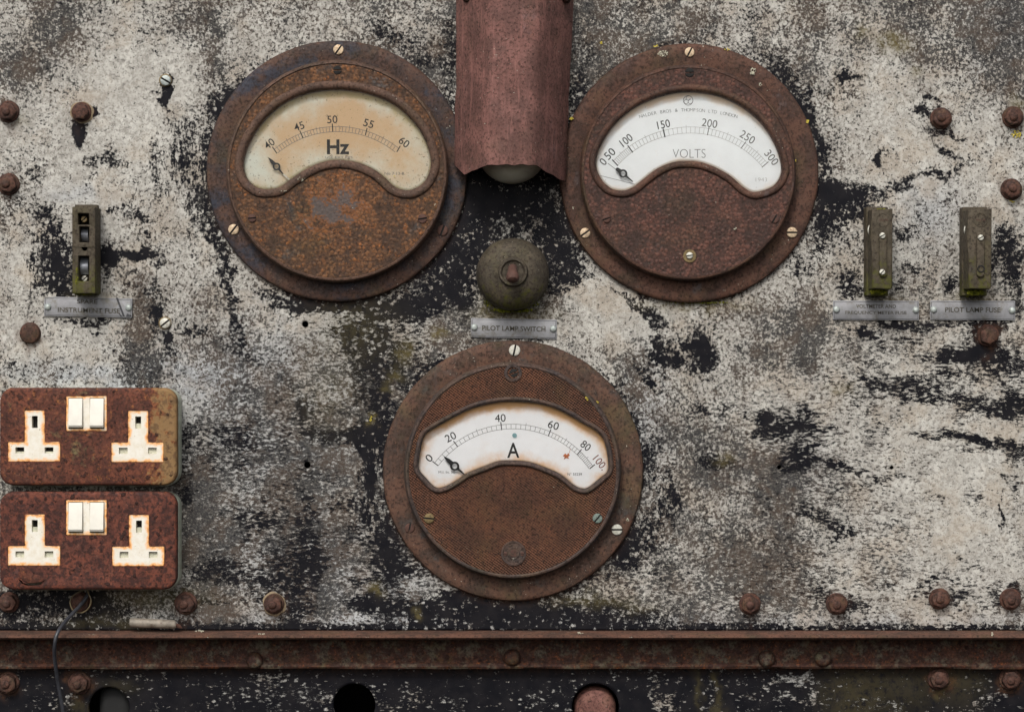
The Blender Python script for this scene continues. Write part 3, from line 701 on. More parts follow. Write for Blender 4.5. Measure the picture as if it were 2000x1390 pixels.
mb.build('flange', R_RAIL, rail, angle=50)
zw = M(0, 1305, .008)[1]
mb = MB(); strip(mb, [(.001, zb-.0002), (.0085, zb-.0002), (.0080, zw+.0052), (.0098, zw+.0042), (.0110, zw+.0022), (.0100, zw+.0002), (.001, zw)], wob=.8)
mb.build('web', R_WEB, rail, angle=50)
for px, py in ((1000, 1284), (1497, 1286), (1607, 1286), (497, 1289)):
    cx, cz = M(px, py, .010)
    mb = MB(); lathe(mb, cx, cz, [(17, .007), (17, .0095), (15, .0125), (10, .0145), (5, .0150)], 20)
    mb.build('rivet', R_WEB, rail, rough=.0006, rscale=.006)

# ------------------------------------------------------------ screws
def screw(px, py, h, r, ang, mat, parent, name='screw', tall=.0016, slot=.17):
    cx, cz = M(px, py, h + tall)
    mb = MB()
    lathe(mb, cx, cz, [(r, h - .0006), (r, h + tall*.35)], 28)
    a = math.radians(ang)
    for sgn in (1, -1):
        w = slot; t0 = math.asin(w); pts = []
        for i in range(15):
            t = t0 + (math.pi - 2*t0)*i/14
            pts.append((math.cos(t), sgn*math.sin(t)))
        pts = ccw(pts); cxp, cyp = 0, sgn*.45
        lv = []
        for sc_, hh in ((1.0, h+tall*.35), (1.0, h+tall*.6), (.90, h+tall*.9), (.75, h+tall)):
            R = []
            for x, y in pts:
                x2, y2 = x*sc_, (max(y*sc_, w) if sgn > 0 else min(y*sc_, -w))
                X = x2*math.cos(a)-y2*math.sin(a); Z = x2*math.sin(a)+y2*math.cos(a)
                R.append((cx+X*r*S, cz+Z*r*S))
            lv.append(mb.ring(R, hh))
        for p, q in zip(lv, lv[1:]): mb.bridge(p, q)
        mb.f(lv[-1])
    o = mb.build(name, mat, parent, angle=30, rough=.0001, rscale=.003)
    o.data.materials.append(DARKM)  # slot floor coloured near-black, putting the shade of the slot into the colour
    for p in o.data.polygons:
        if len(p.vertices) == 28: p.material_index = 1
    return o

# ------------------------------------------------------------ gauges
def fit_circle(pts):
    A = np.array([[2*x, 2*y, 1] for x, y in pts]); b = np.array([x*x+y*y for x, y in pts])
    c = np.linalg.lstsq(A, b, rcond=None)[0]; return c[0], c[1], math.sqrt(c[2]+c[0]**2+c[1]**2)
def sdf(X, Y, poly):
    P = np.array(poly); Q = np.roll(P, -1, 0)
    d = np.full(X.shape, 1e9); ins = np.zeros(X.shape, bool)
    for (x1, y1), (x2, y2) in zip(P, Q):
        ex, ey = x2-x1, y2-y1; L = ex*ex+ey*ey+1e-9
        t = np.clip(((X-x1)*ex+(Y-y1)*ey)/L, 0, 1); d = np.minimum(d, np.hypot(X-x1-t*ex, Y-y1-t*ey))
        c = ((y1 > Y) != (y2 > Y)) & (X < (x2-x1)*(Y-y1)/(y2-y1+1e-12)+x1); ins ^= c
    return np.where(ins, d, -d)
H_FL, H_CASE, H_DIAL, H_GLASS = .006, .020, .0132, .0178

def line_quad(mb, p, q, w, h):
    (x1, y1), (x2, y2) = p, q
    dx, dy = x2-x1, y2-y1; L = math.hypot(dx, dy); nx, ny = -dy/L*w/2, dx/L*w/2
    V = []
    for X, Y in ((x1+nx, y1+ny), (x2+nx, y2+ny), (x2-nx, y2-ny), (x1-nx, y1-ny)):
        a, b = M(X, Y, h); V.append(mb.v(a, h, b))
    mb.f(V)

def gauge(label, cx, cy, R, ccx, ccy, RC, win, rimw, mats, dialm, bead=11):
    fl, face, rimm = mats
    root = empty('panel_meter', W(cx, cy, 0), label, 'gauge', 'round rusty meters on the panel')
    X0, Z0 = M(cx, cy, H_FL)
    mb = MB(); lathe(mb, X0, Z0, [(R*.996, -.0003), (R, .001), (R, .0035), (R-2.5, .0052), (R-7, H_FL), (R-20, H_FL+.0004), (RC+10, H_FL), (RC+4, H_FL-.0004), (RC-6, H_FL-.0006)], 160, cap=False)
    mb.build('flange', fl, root, rough=.00035, rscale=.02)
    X1, Z1 = M(ccx, ccy, H_CASE)
    r0 = RC - bead
    mb = MB(); lathe(mb, X1, Z1, [(RC-1, H_FL-.002), (RC, H_FL+.003), (RC, H_CASE-.0045), (RC-1.2, H_CASE-.002), (RC-4, H_CASE+.0002), (RC-7, H_CASE+.0006), (RC-bead+1.5, H_CASE+.0002), (r0-1, H_CASE-.0006)], 160, cap=False)
    mb.build('case_rim', rimm, root, rough=.00025, rscale=.015)
    # front plate with window
    wp = smooth_closed(win, 6)
    Q = ccw([M(x, y, H_CASE) for x, y in wp])
    mb = MB()
    outer = mb.ring([(X1 + r0*S*math.cos(2*math.pi*i/160), Z1 + r0*S*math.sin(2*math.pi*i/160)) for i in range(160)], H_CASE)
    hole = mb.ring(offset(Q, (rimw-1)*S), H_CASE)
    mb.fill([outer, hole])
    mb.build('front_plate', face, root, angle=60)
    # raised rim round the window
    mb = MB(); cur = None
    for o_, hh in ((rimw, H_CASE-.0004), (rimw-.8, H_CASE+.0010), (rimw*.78, H_CASE+.0021), (rimw*.5, H_CASE+.0024), (rimw*.22, H_CASE+.0018), (1.0, H_CASE+.0002), (0, H_CASE-.0015), (-.5, H_GLASS-.001), (-.6, H_DIAL-.0005)):
        r = mb.ring(offset(Q, o_*S), hh)
        if cur: mb.bridge(cur, r)
        cur = r
    mb.build('window_rim', rimm, root, angle=60, rough=.00022, rscale=.008)
    # dial
    xs = np.arange(min(p[0] for p in wp)-12, max(p[0] for p in wp)+12, 2.5); ys = np.arange(min(p[1] for p in wp)-12, max(p[1] for p in wp)+12, 2.5)
    GX, GY = np.meshgrid(xs, ys); dd = sdf(GX, GY, wp)
    k = S*(D-H_DIAL)/D; off = root.location
    co = np.stack([(GX-1000)*k-off.x, np.full(GX.shape, -H_DIAL)-off.y, (695-GY)*k-off.z], -1).reshape(-1, 3)
    ny, nx = GX.shape; idx = np.arange(nx*ny).reshape(ny, nx)
    q = np.stack([idx[:-1, :-1], idx[1:, :-1], idx[1:, 1:], idx[:-1, 1:]], -1).reshape(-1, 4)
    q = q[(dd.ravel()[q] > -11).all(1)]
    me = bpy.data.meshes.new('dial_plate'); me.from_pydata(co.tolist(), [], q.tolist()); me.update()
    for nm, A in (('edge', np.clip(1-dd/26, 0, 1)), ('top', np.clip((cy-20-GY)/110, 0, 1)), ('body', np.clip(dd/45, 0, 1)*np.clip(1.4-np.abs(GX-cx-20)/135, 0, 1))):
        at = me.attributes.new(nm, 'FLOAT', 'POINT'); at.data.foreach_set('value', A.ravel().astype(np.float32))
    me.materials.append(dialm); dial = bpy.data.objects.new('dial_plate', me); COL.objects.link(dial); dial.parent = root
    # glass
    mb = MB(); a_ = mb.ring(offset(Q, 3*S), H_GLASS); mb.fill([a_]); mb.build('glass_pane', GLASS, root, smooth=False)
    return root, dial

def scale(dial, ticks, band, nminor, inkM, inkm, wmaj, wmin, ext=0):
    """ticks: list of (outer point, inner point); band=(outer r offset, inner r offset)"""
    cx, cy, R = fit_circle([t[0] for t in ticks]); _ = R
    ang = [math.atan2(t[0][0]-cx, cy-t[0][1]) for t in ticks]
    Ro, Ri = R - band[0], R - band[1]
    h = H_DIAL + .00012
    mb = MB()
    for t in ticks:
        mb = MB(); line_quad(mb, t[0], t[1], wmaj, h + .00006); mb.build('major_mark', inkM, dial, smooth=False)
    pt = lambda a, r: (cx + r*math.sin(a), cy - r*math.cos(a))
    mb = MB()
    for RR in (Ro, Ri):
        n = 70
        for i in range(n):
            a, b = ang[0]+(ang[-1]-ang[0])*i/n, ang[0]+(ang[-1]-ang[0])*(i+1)/n
            line_quad(mb, pt(a, RR), pt(b, RR), wmin, h)
    for k_, (a, b) in enumerate(zip(ang, ang[1:])):
        m = nminor[k_]
        for j in range(1, m):
            t = a+(b-a)*j/m
            line_quad(mb, pt(t, Ro + (4 if 2*j == m else 0)), pt(t, Ri), wmin, h + .00003)
    mb.build('scale_marks', inkm, dial, smooth=False)
    return cx, cy, R, ang
def pointer(root, tip, hub, tail, rr, hole=True, wt=3.4):
    h = H_DIAL + .0028
    d = Vector((hub[0]-tip[0], hub[1]-tip[1])); L = d.length; d.normalize(); n = Vector((-d.y, d.x))
    d2 = Vector((tail[0]-hub[0], tail[1]-hub[1])); L2 = d2.length; d2.normalize(); n2 = Vector((-d2.y, d2.x))
    H = Vector(hub); pts = []
    pts.append(Vector(tip)+n*.5); pts.append(Vector(tip)-n*.5)
    pts.append(H - d*(rr*1.9) - n*rr*.42)
    for i in range(7):
        a = math.radians(-150 + i*20); pts.append(H + d*rr*math.cos(a) + n*rr*math.sin(a))
    pts.append(H + d2*rr*1.1 - n2*wt*.5); pts.append(Vector(tail) - n2*.7*wt*.4); pts.append(Vector(tail) + n2*.7*wt*.4); pts.append(H + d2*rr*1.1 + n2*wt*.5)
    for i in range(7):
        a = math.radians(30 + i*20); pts.append(H + d*rr*math.cos(a) + n*rr*math.sin(a))
    pts.append(H - d*(rr*1.9) + n*rr*.42)
    mb = MB(); plate(mb, [tuple(p) for p in pts], h+.0004, h, holes=[circ(hub[0], hub[1], rr*.56, 16)])
    mb.build('pointer', BLACKP, root, smooth=False)

HZW = [(672,175),(720,183),(770,204),(808,238),(830,272),(841,308),(840,332),(828,356),(808,369),(790,371),(770,364),(750,346),(730,331),(700,318),(660,312),(628,317),(598,330),(570,348),(548,364),(528,369),(504,367),(484,352),(475,326),(480,296),(498,258),(526,224),(560,198),(600,182),(635,176)]
VW = [(1346,179),(1400,186),(1446,206),(1486,238),(1514,280),(1527,320),(1525,344),(1510,364),(1478,375),(1456,368),(1430,346),(1400,328),(1370,317),(1340,314),(1310,318),(1280,332),(1254,352),(1236,366),(1216,372),(1192,367),(1172,346),(1164,320),(1170,292),(1190,256),(1214,230),(1250,204),(1300,185)]
AW = [(1005,784),(1056,789),(1097,803),(1138,826),(1165,842),(1179,858),(1187,887),(1188,918),(1175,932),(1150,952),(1136,954),(1120,947),(1097,928),(1067,914),(1036,903),(1005,900),(974,901),(943,912),(913,924),(892,938),(868,951),(850,952),(831,934),(817,914),(820,883),(827,854),(841,840),(882,817),(923,797),(964,787)]

# frequency meter
g, dial = gauge('rusty round frequency meter with a tan stained dial marked Hz', 658, 334, 254.5, 658, 334, 215.5, HZW, 17, (R_HZ_FL, R_HZ_FACE, R_HZ_RIM), D_HZ, 9)
T = [((532,287),(541,300)),((585.5,255.5),(592,270)),((649,241.5),(650,257.5)),((717,250.5),(713.5,264.5)),((782,285),(775,297))]
scale(dial, T, (6, 16), [10, 10, 10, 10], INK, INKG, 1.9, .9)
for s_, x, y, r in (('40', 526, 281, 38), ('45', 584, 247, 20), ('50', 649, 233.5, 2), ('55', 720, 241.5, -17), ('60', 789.5, 278, -37)):
    text_mesh('numeral', s_, x, y, H_DIAL+.0002, 15, INK, dial, width=20, rot=r, thin=.004)
text_mesh('unit_lettering', 'Hz', 660.5, 287, H_DIAL+.0002, 29, INK, dial, width=44, thin=.03)
text_mesh('small_lettering', 'USE EXT RES.', 663, 307.5, H_DIAL+.0002, 4.5, INKG, dial, width=55)
text_mesh('small_lettering', 'No 7·13-8.', 771, 339, H_DIAL+.0002, 5.5, INKG, dial, width=40, rot=0)
pointer(g, (524,308), (540,325.5), (553,340), 7.6)
mb = MB(); plate(mb, [(553,339),(566,350),(564,351.5),(552,341)], H_DIAL+.0030, H_DIAL+.0027); mb.build('pointer_stem', ZINC, g, smooth=False)
screw(661, 97, H_FL, 10, 55, BRASS, g); screw(456, 448, H_FL, 10.5, 52, BRASS, g); screw(864, 450, H_FL, 10.5, 70, RUSTSCREW, g)
screw(659, 137, H_CASE-.0008, 8.5, 0, DARKM, g); screw(492, 426, H_CASE-.0003, 8, 5, RUSTSCREW, g); screw(825, 427, H_CASE-.0003, 9, 10, RUSTSCREW, g)

# voltmeter
g, dial = gauge('rusty round meter with a clean white dial lettered VOLTS', 1346, 338, 252.5, 1344, 337, 209.5, VW, 14, (R_V_FL, R_V_FACE, R_V_FL), D_V, 8)
T = [((1187,319),(1199,330)),((1195.6,312),(1207,324)),((1226,284.4),(1236,298)),((1295.4,252),(1298.6,268)),((1385,248),(1381.6,264.4)),((1457,277),(1447,290.4)),((1501,316),(1488,327))]
cx, cy, R, ang = scale(dial, T[1:4], (3.5, 15.5), [10, 10], INK, INKF, 2.2, .9)
scale(dial, T[3:], (3.5, 15.5), [10, 10, 10], INKG, INKF, 1.6, .7)
mb = MB(); line_quad(mb, (1187,319), (1204,332), 1.0, H_DIAL+.0002); line_quad(mb, (1240,360), (1172,343), .8, H_DIAL+.0002); mb.build('thin_lines', INKG, dial, smooth=False)
for s_, x, y, r, m_, w_ in (('0', 1178, 316, 50, INK, 9), ('50', 1191, 300.5, 45, INK, 21), ('100', 1223, 274, 38, INK, 25), ('150', 1296, 243, 12, INK, 25), ('200', 1386, 241, -9, INKG, 30), ('250', 1460, 268, -32, INKG, 30), ('300', 1507, 308, -52, INKG, 30)):
    text_mesh('numeral', s_, x, y, H_DIAL+.0002, 15.5, m_, dial, width=w_, rot=r, thin=0)
text_mesh('unit_lettering', 'VOLTS', 1346, 300, H_DIAL+.0002, 17, INKG, dial, width=64, thin=-.02)
text_mesh('small_lettering', '1943', 1487, 351, H_DIAL+.0002, 7.5, INKF, dial, width=22, thin=-.02)
word = 'NALDER BROS & THOMPSON LTD LONDON'
for i, ch in enumerate(word):
    if ch == ' ': continue
    a = math.radians(-15.2 + 30.4*i/(len(word)-1)); RR = 356
    text_mesh('maker_lettering', ch, 1344.5+RR*math.sin(a), 571-RR*math.cos(a), H_DIAL+.0002, 6.0, INK if i < 16 else INKG, dial, rot=-math.degrees(a), thin=-.015)
mb = MB()
for rr_, w_ in ((9.3, 1.0),):
    for i in range(28):
        a, b = 2*math.pi*i/28, 2*math.pi*(i+1)/28
        line_quad(mb, (1344+rr_*math.cos(a), 196.5+rr_*math.sin(a)), (1344+rr_*math.cos(b), 196.5+rr_*math.sin(b)), w_, H_DIAL+.0002)
for (ox, oy) in ((0, -4.4), (-4, 2.6), (4, 2.6)):
    for i in range(14):
        a, b = 2*math.pi*i/18, 2*math.pi*(i+1)/18
        line_quad(mb, (1344+ox+4*math.cos(a), 196.5+oy+4*math.sin(a)), (1344+ox+4*math.cos(b), 196.5+oy+4*math.sin(b)), .9, H_DIAL+.0002)
mb.build('maker_emblem', INKG, dial, smooth=False)
pointer(g, (1203,329), (1217,339), (1236,355), 8.2)
screw(1347, 102, H_FL, 9.5, 62, BRASS, g); screw(1143, 455, H_FL, 10, 35, BRASS, g); screw(1547, 454, H_FL, 10.5, 0, BRASS, g)
screw(1347, 142, H_CASE-.0008, 9, 0, DARKM, g); screw(1185, 427, H_CASE-.0003, 8, 20, RUSTSCREW, g); screw(1513, 427, H_CASE-.0003, 9, 60, RUSTSCREW, g)
cx, cz = M(1347, 499, H_CASE)
mb = MB(); lathe(mb, cx, cz-1*S, [(13, H_CASE-.0002), (12.5, H_CASE+.0009), (8, H_CASE+.0010)], 24); mb.build('zero_adjuster', OLDBRASS, g, rough=.0002, rscale=.002)
screw(1347, 499, H_CASE+.0009, 6.5, 8, ZINC, g)

# ammeter
g, dial = gauge('rusty round meter with a white dial marked A for amps, below the other two', 1002, 919, 254, 1001, 919, 210.5, AW, 9.5, (R_A_FL, R_A_FACE, R_A_RIM), D_A, 10)
T = [((844.7,900.4),(855.8,909)),((885.7,861),(894,872)),((978,824),(980,839.5)),((1076,838),(1071,851)),((1136,877),(1127.6,887)),((1162,906.6),(1151.6,915))]
scale(dial, T, (5, 14), [5, 10, 10, 10, 10], INK, INKG, 1.8, .8)
for s_, x, y, r, m_, w_ in (('0', 838, 894, 45, INK, 11), ('20', 880, 853, 27, INK, 21), ('40', 977, 816, 3, INK, 21), ('60', 1081, 830, -17, INK, 21), ('80', 1144, 870, -38, INK, 19), ('100.', 1172, 903, -50, INKR, 29)):
    text_mesh('numeral', s_, x, y, H_DIAL+.0002, 15, m_, dial, width=w_, rot=r, thin=0)
text_mesh('unit_lettering', 'A', 1002.5, 879, H_DIAL+.0002, 29.5, INK, dial, width=24, thin=.012)
text_mesh('small_lettering', 'M.I. In. 50~', 875, 921.5, H_DIAL+.0002, 4.5, INK, dial, width=37)
text_mesh('small_lettering', 'N° 55239', 1122.5, 925.5, H_DIAL+.0002, 5.2, INK, dial, width=28)
pointer(g, (867,891), (888,910), (907,926), 9.0, wt=4.4)
BL = simple('blue_spot', (.20, .36, .38), .6, 0, .2, 5); RS = simple('rust_spot', (.42, .13, .05), .8, 0, .3, 4)
mb = MB(); plate(mb, circ(1005, 850, 4.6, 18), H_DIAL+.0007, H_DIAL); mb.build('blue_rivet', BL, dial)
mb = MB(); plate(mb, [(1099,890),(1104,885),(1107,888),(1110,884),(1113,889),(1109,892),(1112,896),(1106,894),(1101,897),(1103,892)], H_DIAL+.0004, H_DIAL); line_quad(mb, (1112,885), (1114,875), .7, H_DIAL+.0002); mb.build('rust_mark', RS, dial, smooth=False)
screw(1005, 684, H_FL, 11, 78, ZINC, g); screw(1205, 1034, H_FL, 10.5, 0, ZINC, g); screw(800, 1031, H_FL-.0003, 9.5, 80, RUSTSCREW, g)
screw(838, 1012, H_CASE, 10, -5, OLDBRASS, g); screw(1167, 1012, H_CASE, 9.5, 50, GREENZ, g)
cx, cz = M(1002, 728, H_CASE)
mb = MB(); lathe(mb, cx, cz, [(17.5, H_CASE-.0004), (17, H_CASE+.0009), (11.5, H_CASE+.0010), (10.5, H_CASE-.001)], 28); mb.build('screw_boss', R_A_RIM, g)
screw(1003.5, 728, H_CASE-.0012, 9, 20, DARKM, g)
cx, cz = M(1003, 1080, H_CASE)
mb = MB(); lathe(mb, cx, cz, [(24.5, H_CASE-.0004), (24, H_CASE+.0010), (21, H_CASE+.0011), (20, H_CASE+.0004), (12, H_CASE+.0004), (11, H_CASE+.0011), (9, H_CASE+.0008)], 36)
med = mb.build('medallion', R_A_RIM, g, rough=.0001, rscale=.003)
text_mesh('medallion_letter', 'S', 1003, 1080, H_CASE+.0014, 13, RUSTSCREW, med, width=12, thin=.04)
screw(987, 1081, H_CASE+.0002, 4, 0, RUSTSCREW, g, tall=.0009); screw(1020, 1081, H_CASE+.0002, 4, 0, RUSTSCREW, g, tall=.0009)

# ------------------------------------------------------------ hood + lamp
hood = empty('lamp_hood', W(1000, 300, 0), 'dull red bent sheet-metal hood hanging over the pilot lamp', 'hood')
mb = MB(); nU, nV = 44, 60; fr = []; bk = []
def hood_pt(u, v, inner=0):
    # u across 0..1, v 0 (top) .. 1 (bottom)
    xl = 891 - 4*max(0, v-.5)*2; xr = 1124 - 20*v
    a = abs(2*u-1)
    H = float(np.interp(a, [0, .30, .42, .52, .62, .92, 1], [.0660, .0655, .0635, .0585, .0505, .0230, .0130]))
    yb_l = np.interp(u, [0, .04, .09, .26, .30, .7, .74, .82, .93, 1], [322, 331, 340, 326, 322, 321.5, 323, 334, 348, 353])
    yb = yb_l
    yb += 2.2*mnoise.noise(Vector((u*14, 3, 3)))*v
    px = xl + (xr-xl)*u; py = -75 + (yb+75)*v
    px += 2.2*mnoise.noise(Vector((v*9, u*2, 1))) * (1 if a > .9 else .4)
    h = H + .0012*mnoise.noise(Vector((u*5, v*7, 2))) - inner*.0016
    x, z = M(px, py, H); return x, h, z
for j in range(nV+1):
    fr.append([mb.v(*hood_pt(i/nU, j/nV)) for i in range(nU+1)]); bk.append([mb.v(*hood_pt(i/nU, j/nV, 1)) for i in range(nU+1)])
for A in (fr, bk):
    for j in range(nV):
        for i in range(nU): mb.f([A[j][i], A[j][i+1], A[j+1][i+1], A[j+1][i]])
for i in range(nU): mb.f([fr[nV][i], fr[nV][i+1], bk[nV][i+1], bk[nV][i]]); mb.f([fr[0][i], fr[0][i+1], bk[0][i+1], bk[0][i]])
for j in range(nV): mb.f([fr[j][0], fr[j+1][0], bk[j+1][0], bk[j][0]]); mb.f([fr[j][nU], fr[j+1][nU], bk[j+1][nU], bk[j][nU]])
mb.build('sheet', R_HOOD, hood, angle=50)
for px in (913, 1106):
    cx, cz = M(px, -4, .03); mb = MB(); lathe(mb, cx, cz, [(10, .026 if px<1000 else .024), (10, .034), (7, .0365)], 16); mb.build('bolt_head', R_BOLT, hood)
lamp = empty('pilot_lamp', W(1000, 287, 0), 'round white opal glass pilot lamp peeping out below the red hood', 'lamp')
cx, cz = M(1000, 290, .03)
mb = MB(); lathe(mb, cx, cz, [(62, 0), (62, .008), (58, .010), (50, .010)], 64); mb.build('lamp_base', DARKM, lamp)
cx, cz = M(1000, 287, .022)
mb = MB(); lathe(mb, cx, cz, [(70*math.cos(math.radians(t)), .010 + .042*math.sin(math.radians(t))) for t in range(0, 90, 6)], 64); mb.build('glass_dome', OPAL, lamp, angle=80)

# ------------------------------------------------------------ toggle switch
sw = empty('toggle_switch', W(1001, 535, 0), 'round domed mossy brown toggle switch above the pilot lamp switch nameplate', 'switch')
cx, cz = M(1001.5, 536, .012)
mb = MB(); lathe(mb, cx, cz, [(69, 0), (71, .003), (71, .009), (70, .0105), (70, .012)], 80, cap=False); mb.build('base', R_SWITCH, sw, rough=.0005, rscale=.01)
mb = MB(); lathe(mb, cx, cz, [(70, .0105), (70, .017), (68, .0215), (63, .0255), (54, .0290), (42, .0318), (28, .0335), (26, .0335)], 80); mb.build('dome', R_SWITCH, sw, rough=.0004, rscale=.012)
cx, cz = M(1002, 531, .035)
mb = MB(); lathe(mb, cx, cz, [(28, .0325), (28.5, .0350), (26.5, .0368), (23, .0368), (20, .0350), (14, .0345)], 48); mb.build('collar', R_SWITCH, sw, rough=.0003, rscale=.008)
a0 = W(1001.5, 526, .034); pts = [W(1001, 524, .033), W(1001, 527, .042), W(1001, 532, .048), W(1001, 538, .0535), W(1001, 543, .056), W(1001, 547, .0575), W(1001, 549, .058)]
mb = MB(); tube(mb, pts, [x*S for x in (9, 9, 9.5, 12, 12.5, 9.5, 4)], 20); mb.build('lever', RUSTSCREW, sw)

# ------------------------------------------------------------ nameplates
def nameplate(label, cx, cy, w, h, rot, lines, pins, chips=()):
    r = empty('nameplate', W(cx, cy, 0), label, 'nameplate', 'engraved metal nameplates')
    pts = rrect(cx-w/2, cy-h/2, cx+w/2, cy+h/2, 1.5, 3, rot)
    mb = MB(); plate(mb, pts, .0020, -.0003, bevel=.0003, steps=2); b = mb.build('plate', PLATEM, r, rough=.0002, rscale=.02)
    c, s = math.cos(math.radians(rot)), math.sin(math.radians(rot))
    mb = MB()
    inn = rrect(cx-w/2+2, cy-h/2+2, cx+w/2-2, cy+h/2-2, 1, 2, rot); inn2 = rrect(cx-w/2+2.8, cy-h/2+2.8, cx+w/2-2.8, cy+h/2-2.8, 1, 2, rot)
    A = mb.ring(ccw([M(x, y, .0021) for x, y in inn]), .0021); B = mb.ring(ccw([M(x, y, .0021) for x, y in inn2]), .0021); mb.bridge(A, B)
    mb.build('border_line', PLATEE, b, smooth=False)
    for t, dx, dy, hh, ww in lines:
        text_mesh('engraved_lettering', t, cx+dx*c-dy*s, cy+dx*s+dy*c, .00215, hh, ENGR, b, width=ww, rot=-rot, thin=.018)
    for dx, dy in pins:
        X, Z = M(cx+dx*c-dy*s, cy+dx*s+dy*c, .003)
        mb = MB(); lathe(mb, X, Z, [(6.8, .0018), (6.6, .0026), (5.2, .0036), (3, .0041)], 20); mb.build('rivet', BLUEZ, r)
    for ch in chips:
        mb = MB(); plate(mb, [(cx+x, cy+y) for x, y in ch], .0021, .0015); mb.build('paint_chip', PLATEE, b, smooth=False)
    return r
nameplate('worn nameplate reading SPARE INSTRUMENT FUSE under the open fuse holder', 172, 600, 172, 38, 1.3, [('SPARE', -2, -11, 8.5, 40), ('INSTRUMENT FUSE', 2, 6, 9.5, 122)], [(-79, 1), (79, -1)], [((54,-19),(58,-19),(72,18),(68,18)), ((76,12),(85,16),(85,19),(74,19)), ((58,10),(60,10),(68,19),(64,19))])
nameplate('grey nameplate reading PILOT LAMP SWITCH just above the ammeter', 1003.5, 641.5, 168, 38, 1.2, [('PILOT LAMP SWITCH', 0, 0, 10, 124)], [(-77, -1), (77, -1)])
nameplate('nameplate with two lines reading VOLTMETER AND FREQUENCY METER FUSE', 1711, 606, 168, 38, .3, [('VOLTMETER AND', 0, -8, 7.5, 78), ('FREQUENCY METER FUSE', 0, 5, 7.5, 120)], [(-77, -1), (78, -1)])
nameplate('single line nameplate reading PILOT LAMP FUSE at far right', 1900, 606, 166, 38, .3, [('PILOT LAMP FUSE', 0, -1, 10, 108)], [(-76, -1), (77, 0)])

# ------------------------------------------------------------ fuses
f = empty('fuse_holder', W(166, 489, 0), 'open mossy fuse holder showing metal clips above the spare instrument fuse nameplate', 'fuse holder', 'fuse holders on the panel')
mb = MB(); plate(mb, rrect(141, 404, 186, 573, 2), .030, 0, bevel=.0008, holes=[rrect(152, 417, 174, 439, 1.5), rrect(155, 443, 174, 473, 1), rrect(153, 500, 174, 549, 1.5), circ(165, 485, 5.2, 16)], hole_to=[.012, .012, .012, .006], hole_bevel=.0006, floor=(0, 1, 2, 3))
mb.build('body', R_FUSE, f, rough=.0004, rscale=.01)
mb = MB(); plate(mb, rrect(146, 400, 190, 576, 2), .010, -.001, bevel=.0006); mb.build('foot', R_FUSE, f, rough=.0004, rscale=.01)
for y0, y1 in ((444, 472), (503, 536)):
    mb = MB(); n_ = 10
    A = [[mb.v(M(x, y0+(y1-y0)*i/n_, .018)[0], .016 + .006*math.sin(math.pi*i/n_), M(x, y0+(y1-y0)*i/n_, .018)[1]) for x in (157, 173)] for i in range(n_+1)]
    B = [[mb.v(M(x, y0+(y1-y0)*i/n_, .018)[0], .0145 + .006*math.sin(math.pi*i/n_), M(x, y0+(y1-y0)*i/n_, .018)[1]) for x in (157, 173)] for i in range(n_+1)]
    for i in range(n_):
        mb.f([A[i][0], A[i][1], A[i+1][1], A[i+1][0]]); mb.f([B[i][0], B[i][1], B[i+1][1], B[i+1][0]])
        mb.f([A[i][0], A[i+1][0], B[i+1][0], B[i][0]]); mb.f([A[i][1], A[i+1][1], B[i+1][1], B[i][1]])
    mb.f([A[0][0], A[0][1], B[0][1], B[0][0]]); mb.f([A[-1][0], A[-1][1], B[-1][1], B[-1][0]])
    mb.build('contact_clip', CLIPM, f)
screw(164, 428, .022, 6.5, 40, OLDBRASS, f, tall=.003); screw(165, 544, .015, 6, 40, ZINC, f, tall=.003)
mb = MB(); plate(mb, [(142, 480), (186, 480), (186, 482.5), (142, 482.5)], .0306, .029); mb.build('cross_rib', R_FUSE, f)

def cover_fuse(label, dx, x0, x1, s1, hole):
    r = empty('fuse_holder', W((x0+x1)/2-8, 490, 0), label, 'fuse holder', 'fuse holders on the panel')
    mb = MB(); plate(mb, rrect(x0-13, 404, x1-8, 578, 2), .016, 0, bevel=.0008); mb.build('base', R_FUSE, r, rough=.0005, rscale=.01)
    mb = MB(); plate(mb, [(x0-2, 410), (x1+1, 408), (x1, 562), (x1-4, 565), (x0-1, 563), (x0-2, 500), (x0-5, 458)], .040, .016, bevel=.0012, steps=3); mb.build('carrier', R_FUSE, r, rough=.0005, rscale=.012)
    xm = (x0+x1)/2 + 1
    mb = MB(); plate(mb, rrect(xm-7.5, 453, xm+7.5, 541, 7, 6), .0425, .0395, bevel=.0008); mb.build('grip_bar', R_FUSE, r, rough=.0002, rscale=.01)
    cx, cz = M(xm, 430, .040)
    mb = MB(); lathe(mb, cx, cz, [(13.5, .0398), (13.2, .0404), (12, .0404), (11.6, .0398)], 32, cap=False); mb.build('embossed_ring', R_FUSE, r)
    text_mesh('embossed_mark', 'M.E.M', xm, 430, .0404, 5, RUSTSCREW, r, width=17)
    screw(s1[0], s1[1], .0425, 5.6, 30, ZINC, r)
    if hole:
        cx, cz = M(hole[0], hole[1], .0426); mb = MB(); lathe(mb, cx, cz, [(7.5, .0424), (7, .0431), (5, .0431), (4.5, .0415)], 20); mb.build('screw_hole', DARKM, r)
    else: screw(s1[0]-.5, 531, .0425, 5.4, 50, ZINC, r)
    mb = MB(); tube(mb, crom([W(x0-6, 439, .028), W(x0-9, 446, .031), W(x0-9, 453, .031), W(x0-6, 460, .028)], 5), .0006, 8); mb.build('wire_end', ZINC, r)
cover_fuse('closed brown fuse holder with two screws above the voltmeter fuse nameplate', 0, 1705, 1743, (1724, 460), None)
cover_fuse('closed brown fuse holder with one screw and an empty hole, at the far right', 0, 1893, 1936, (1916, 464), (1916, 525))

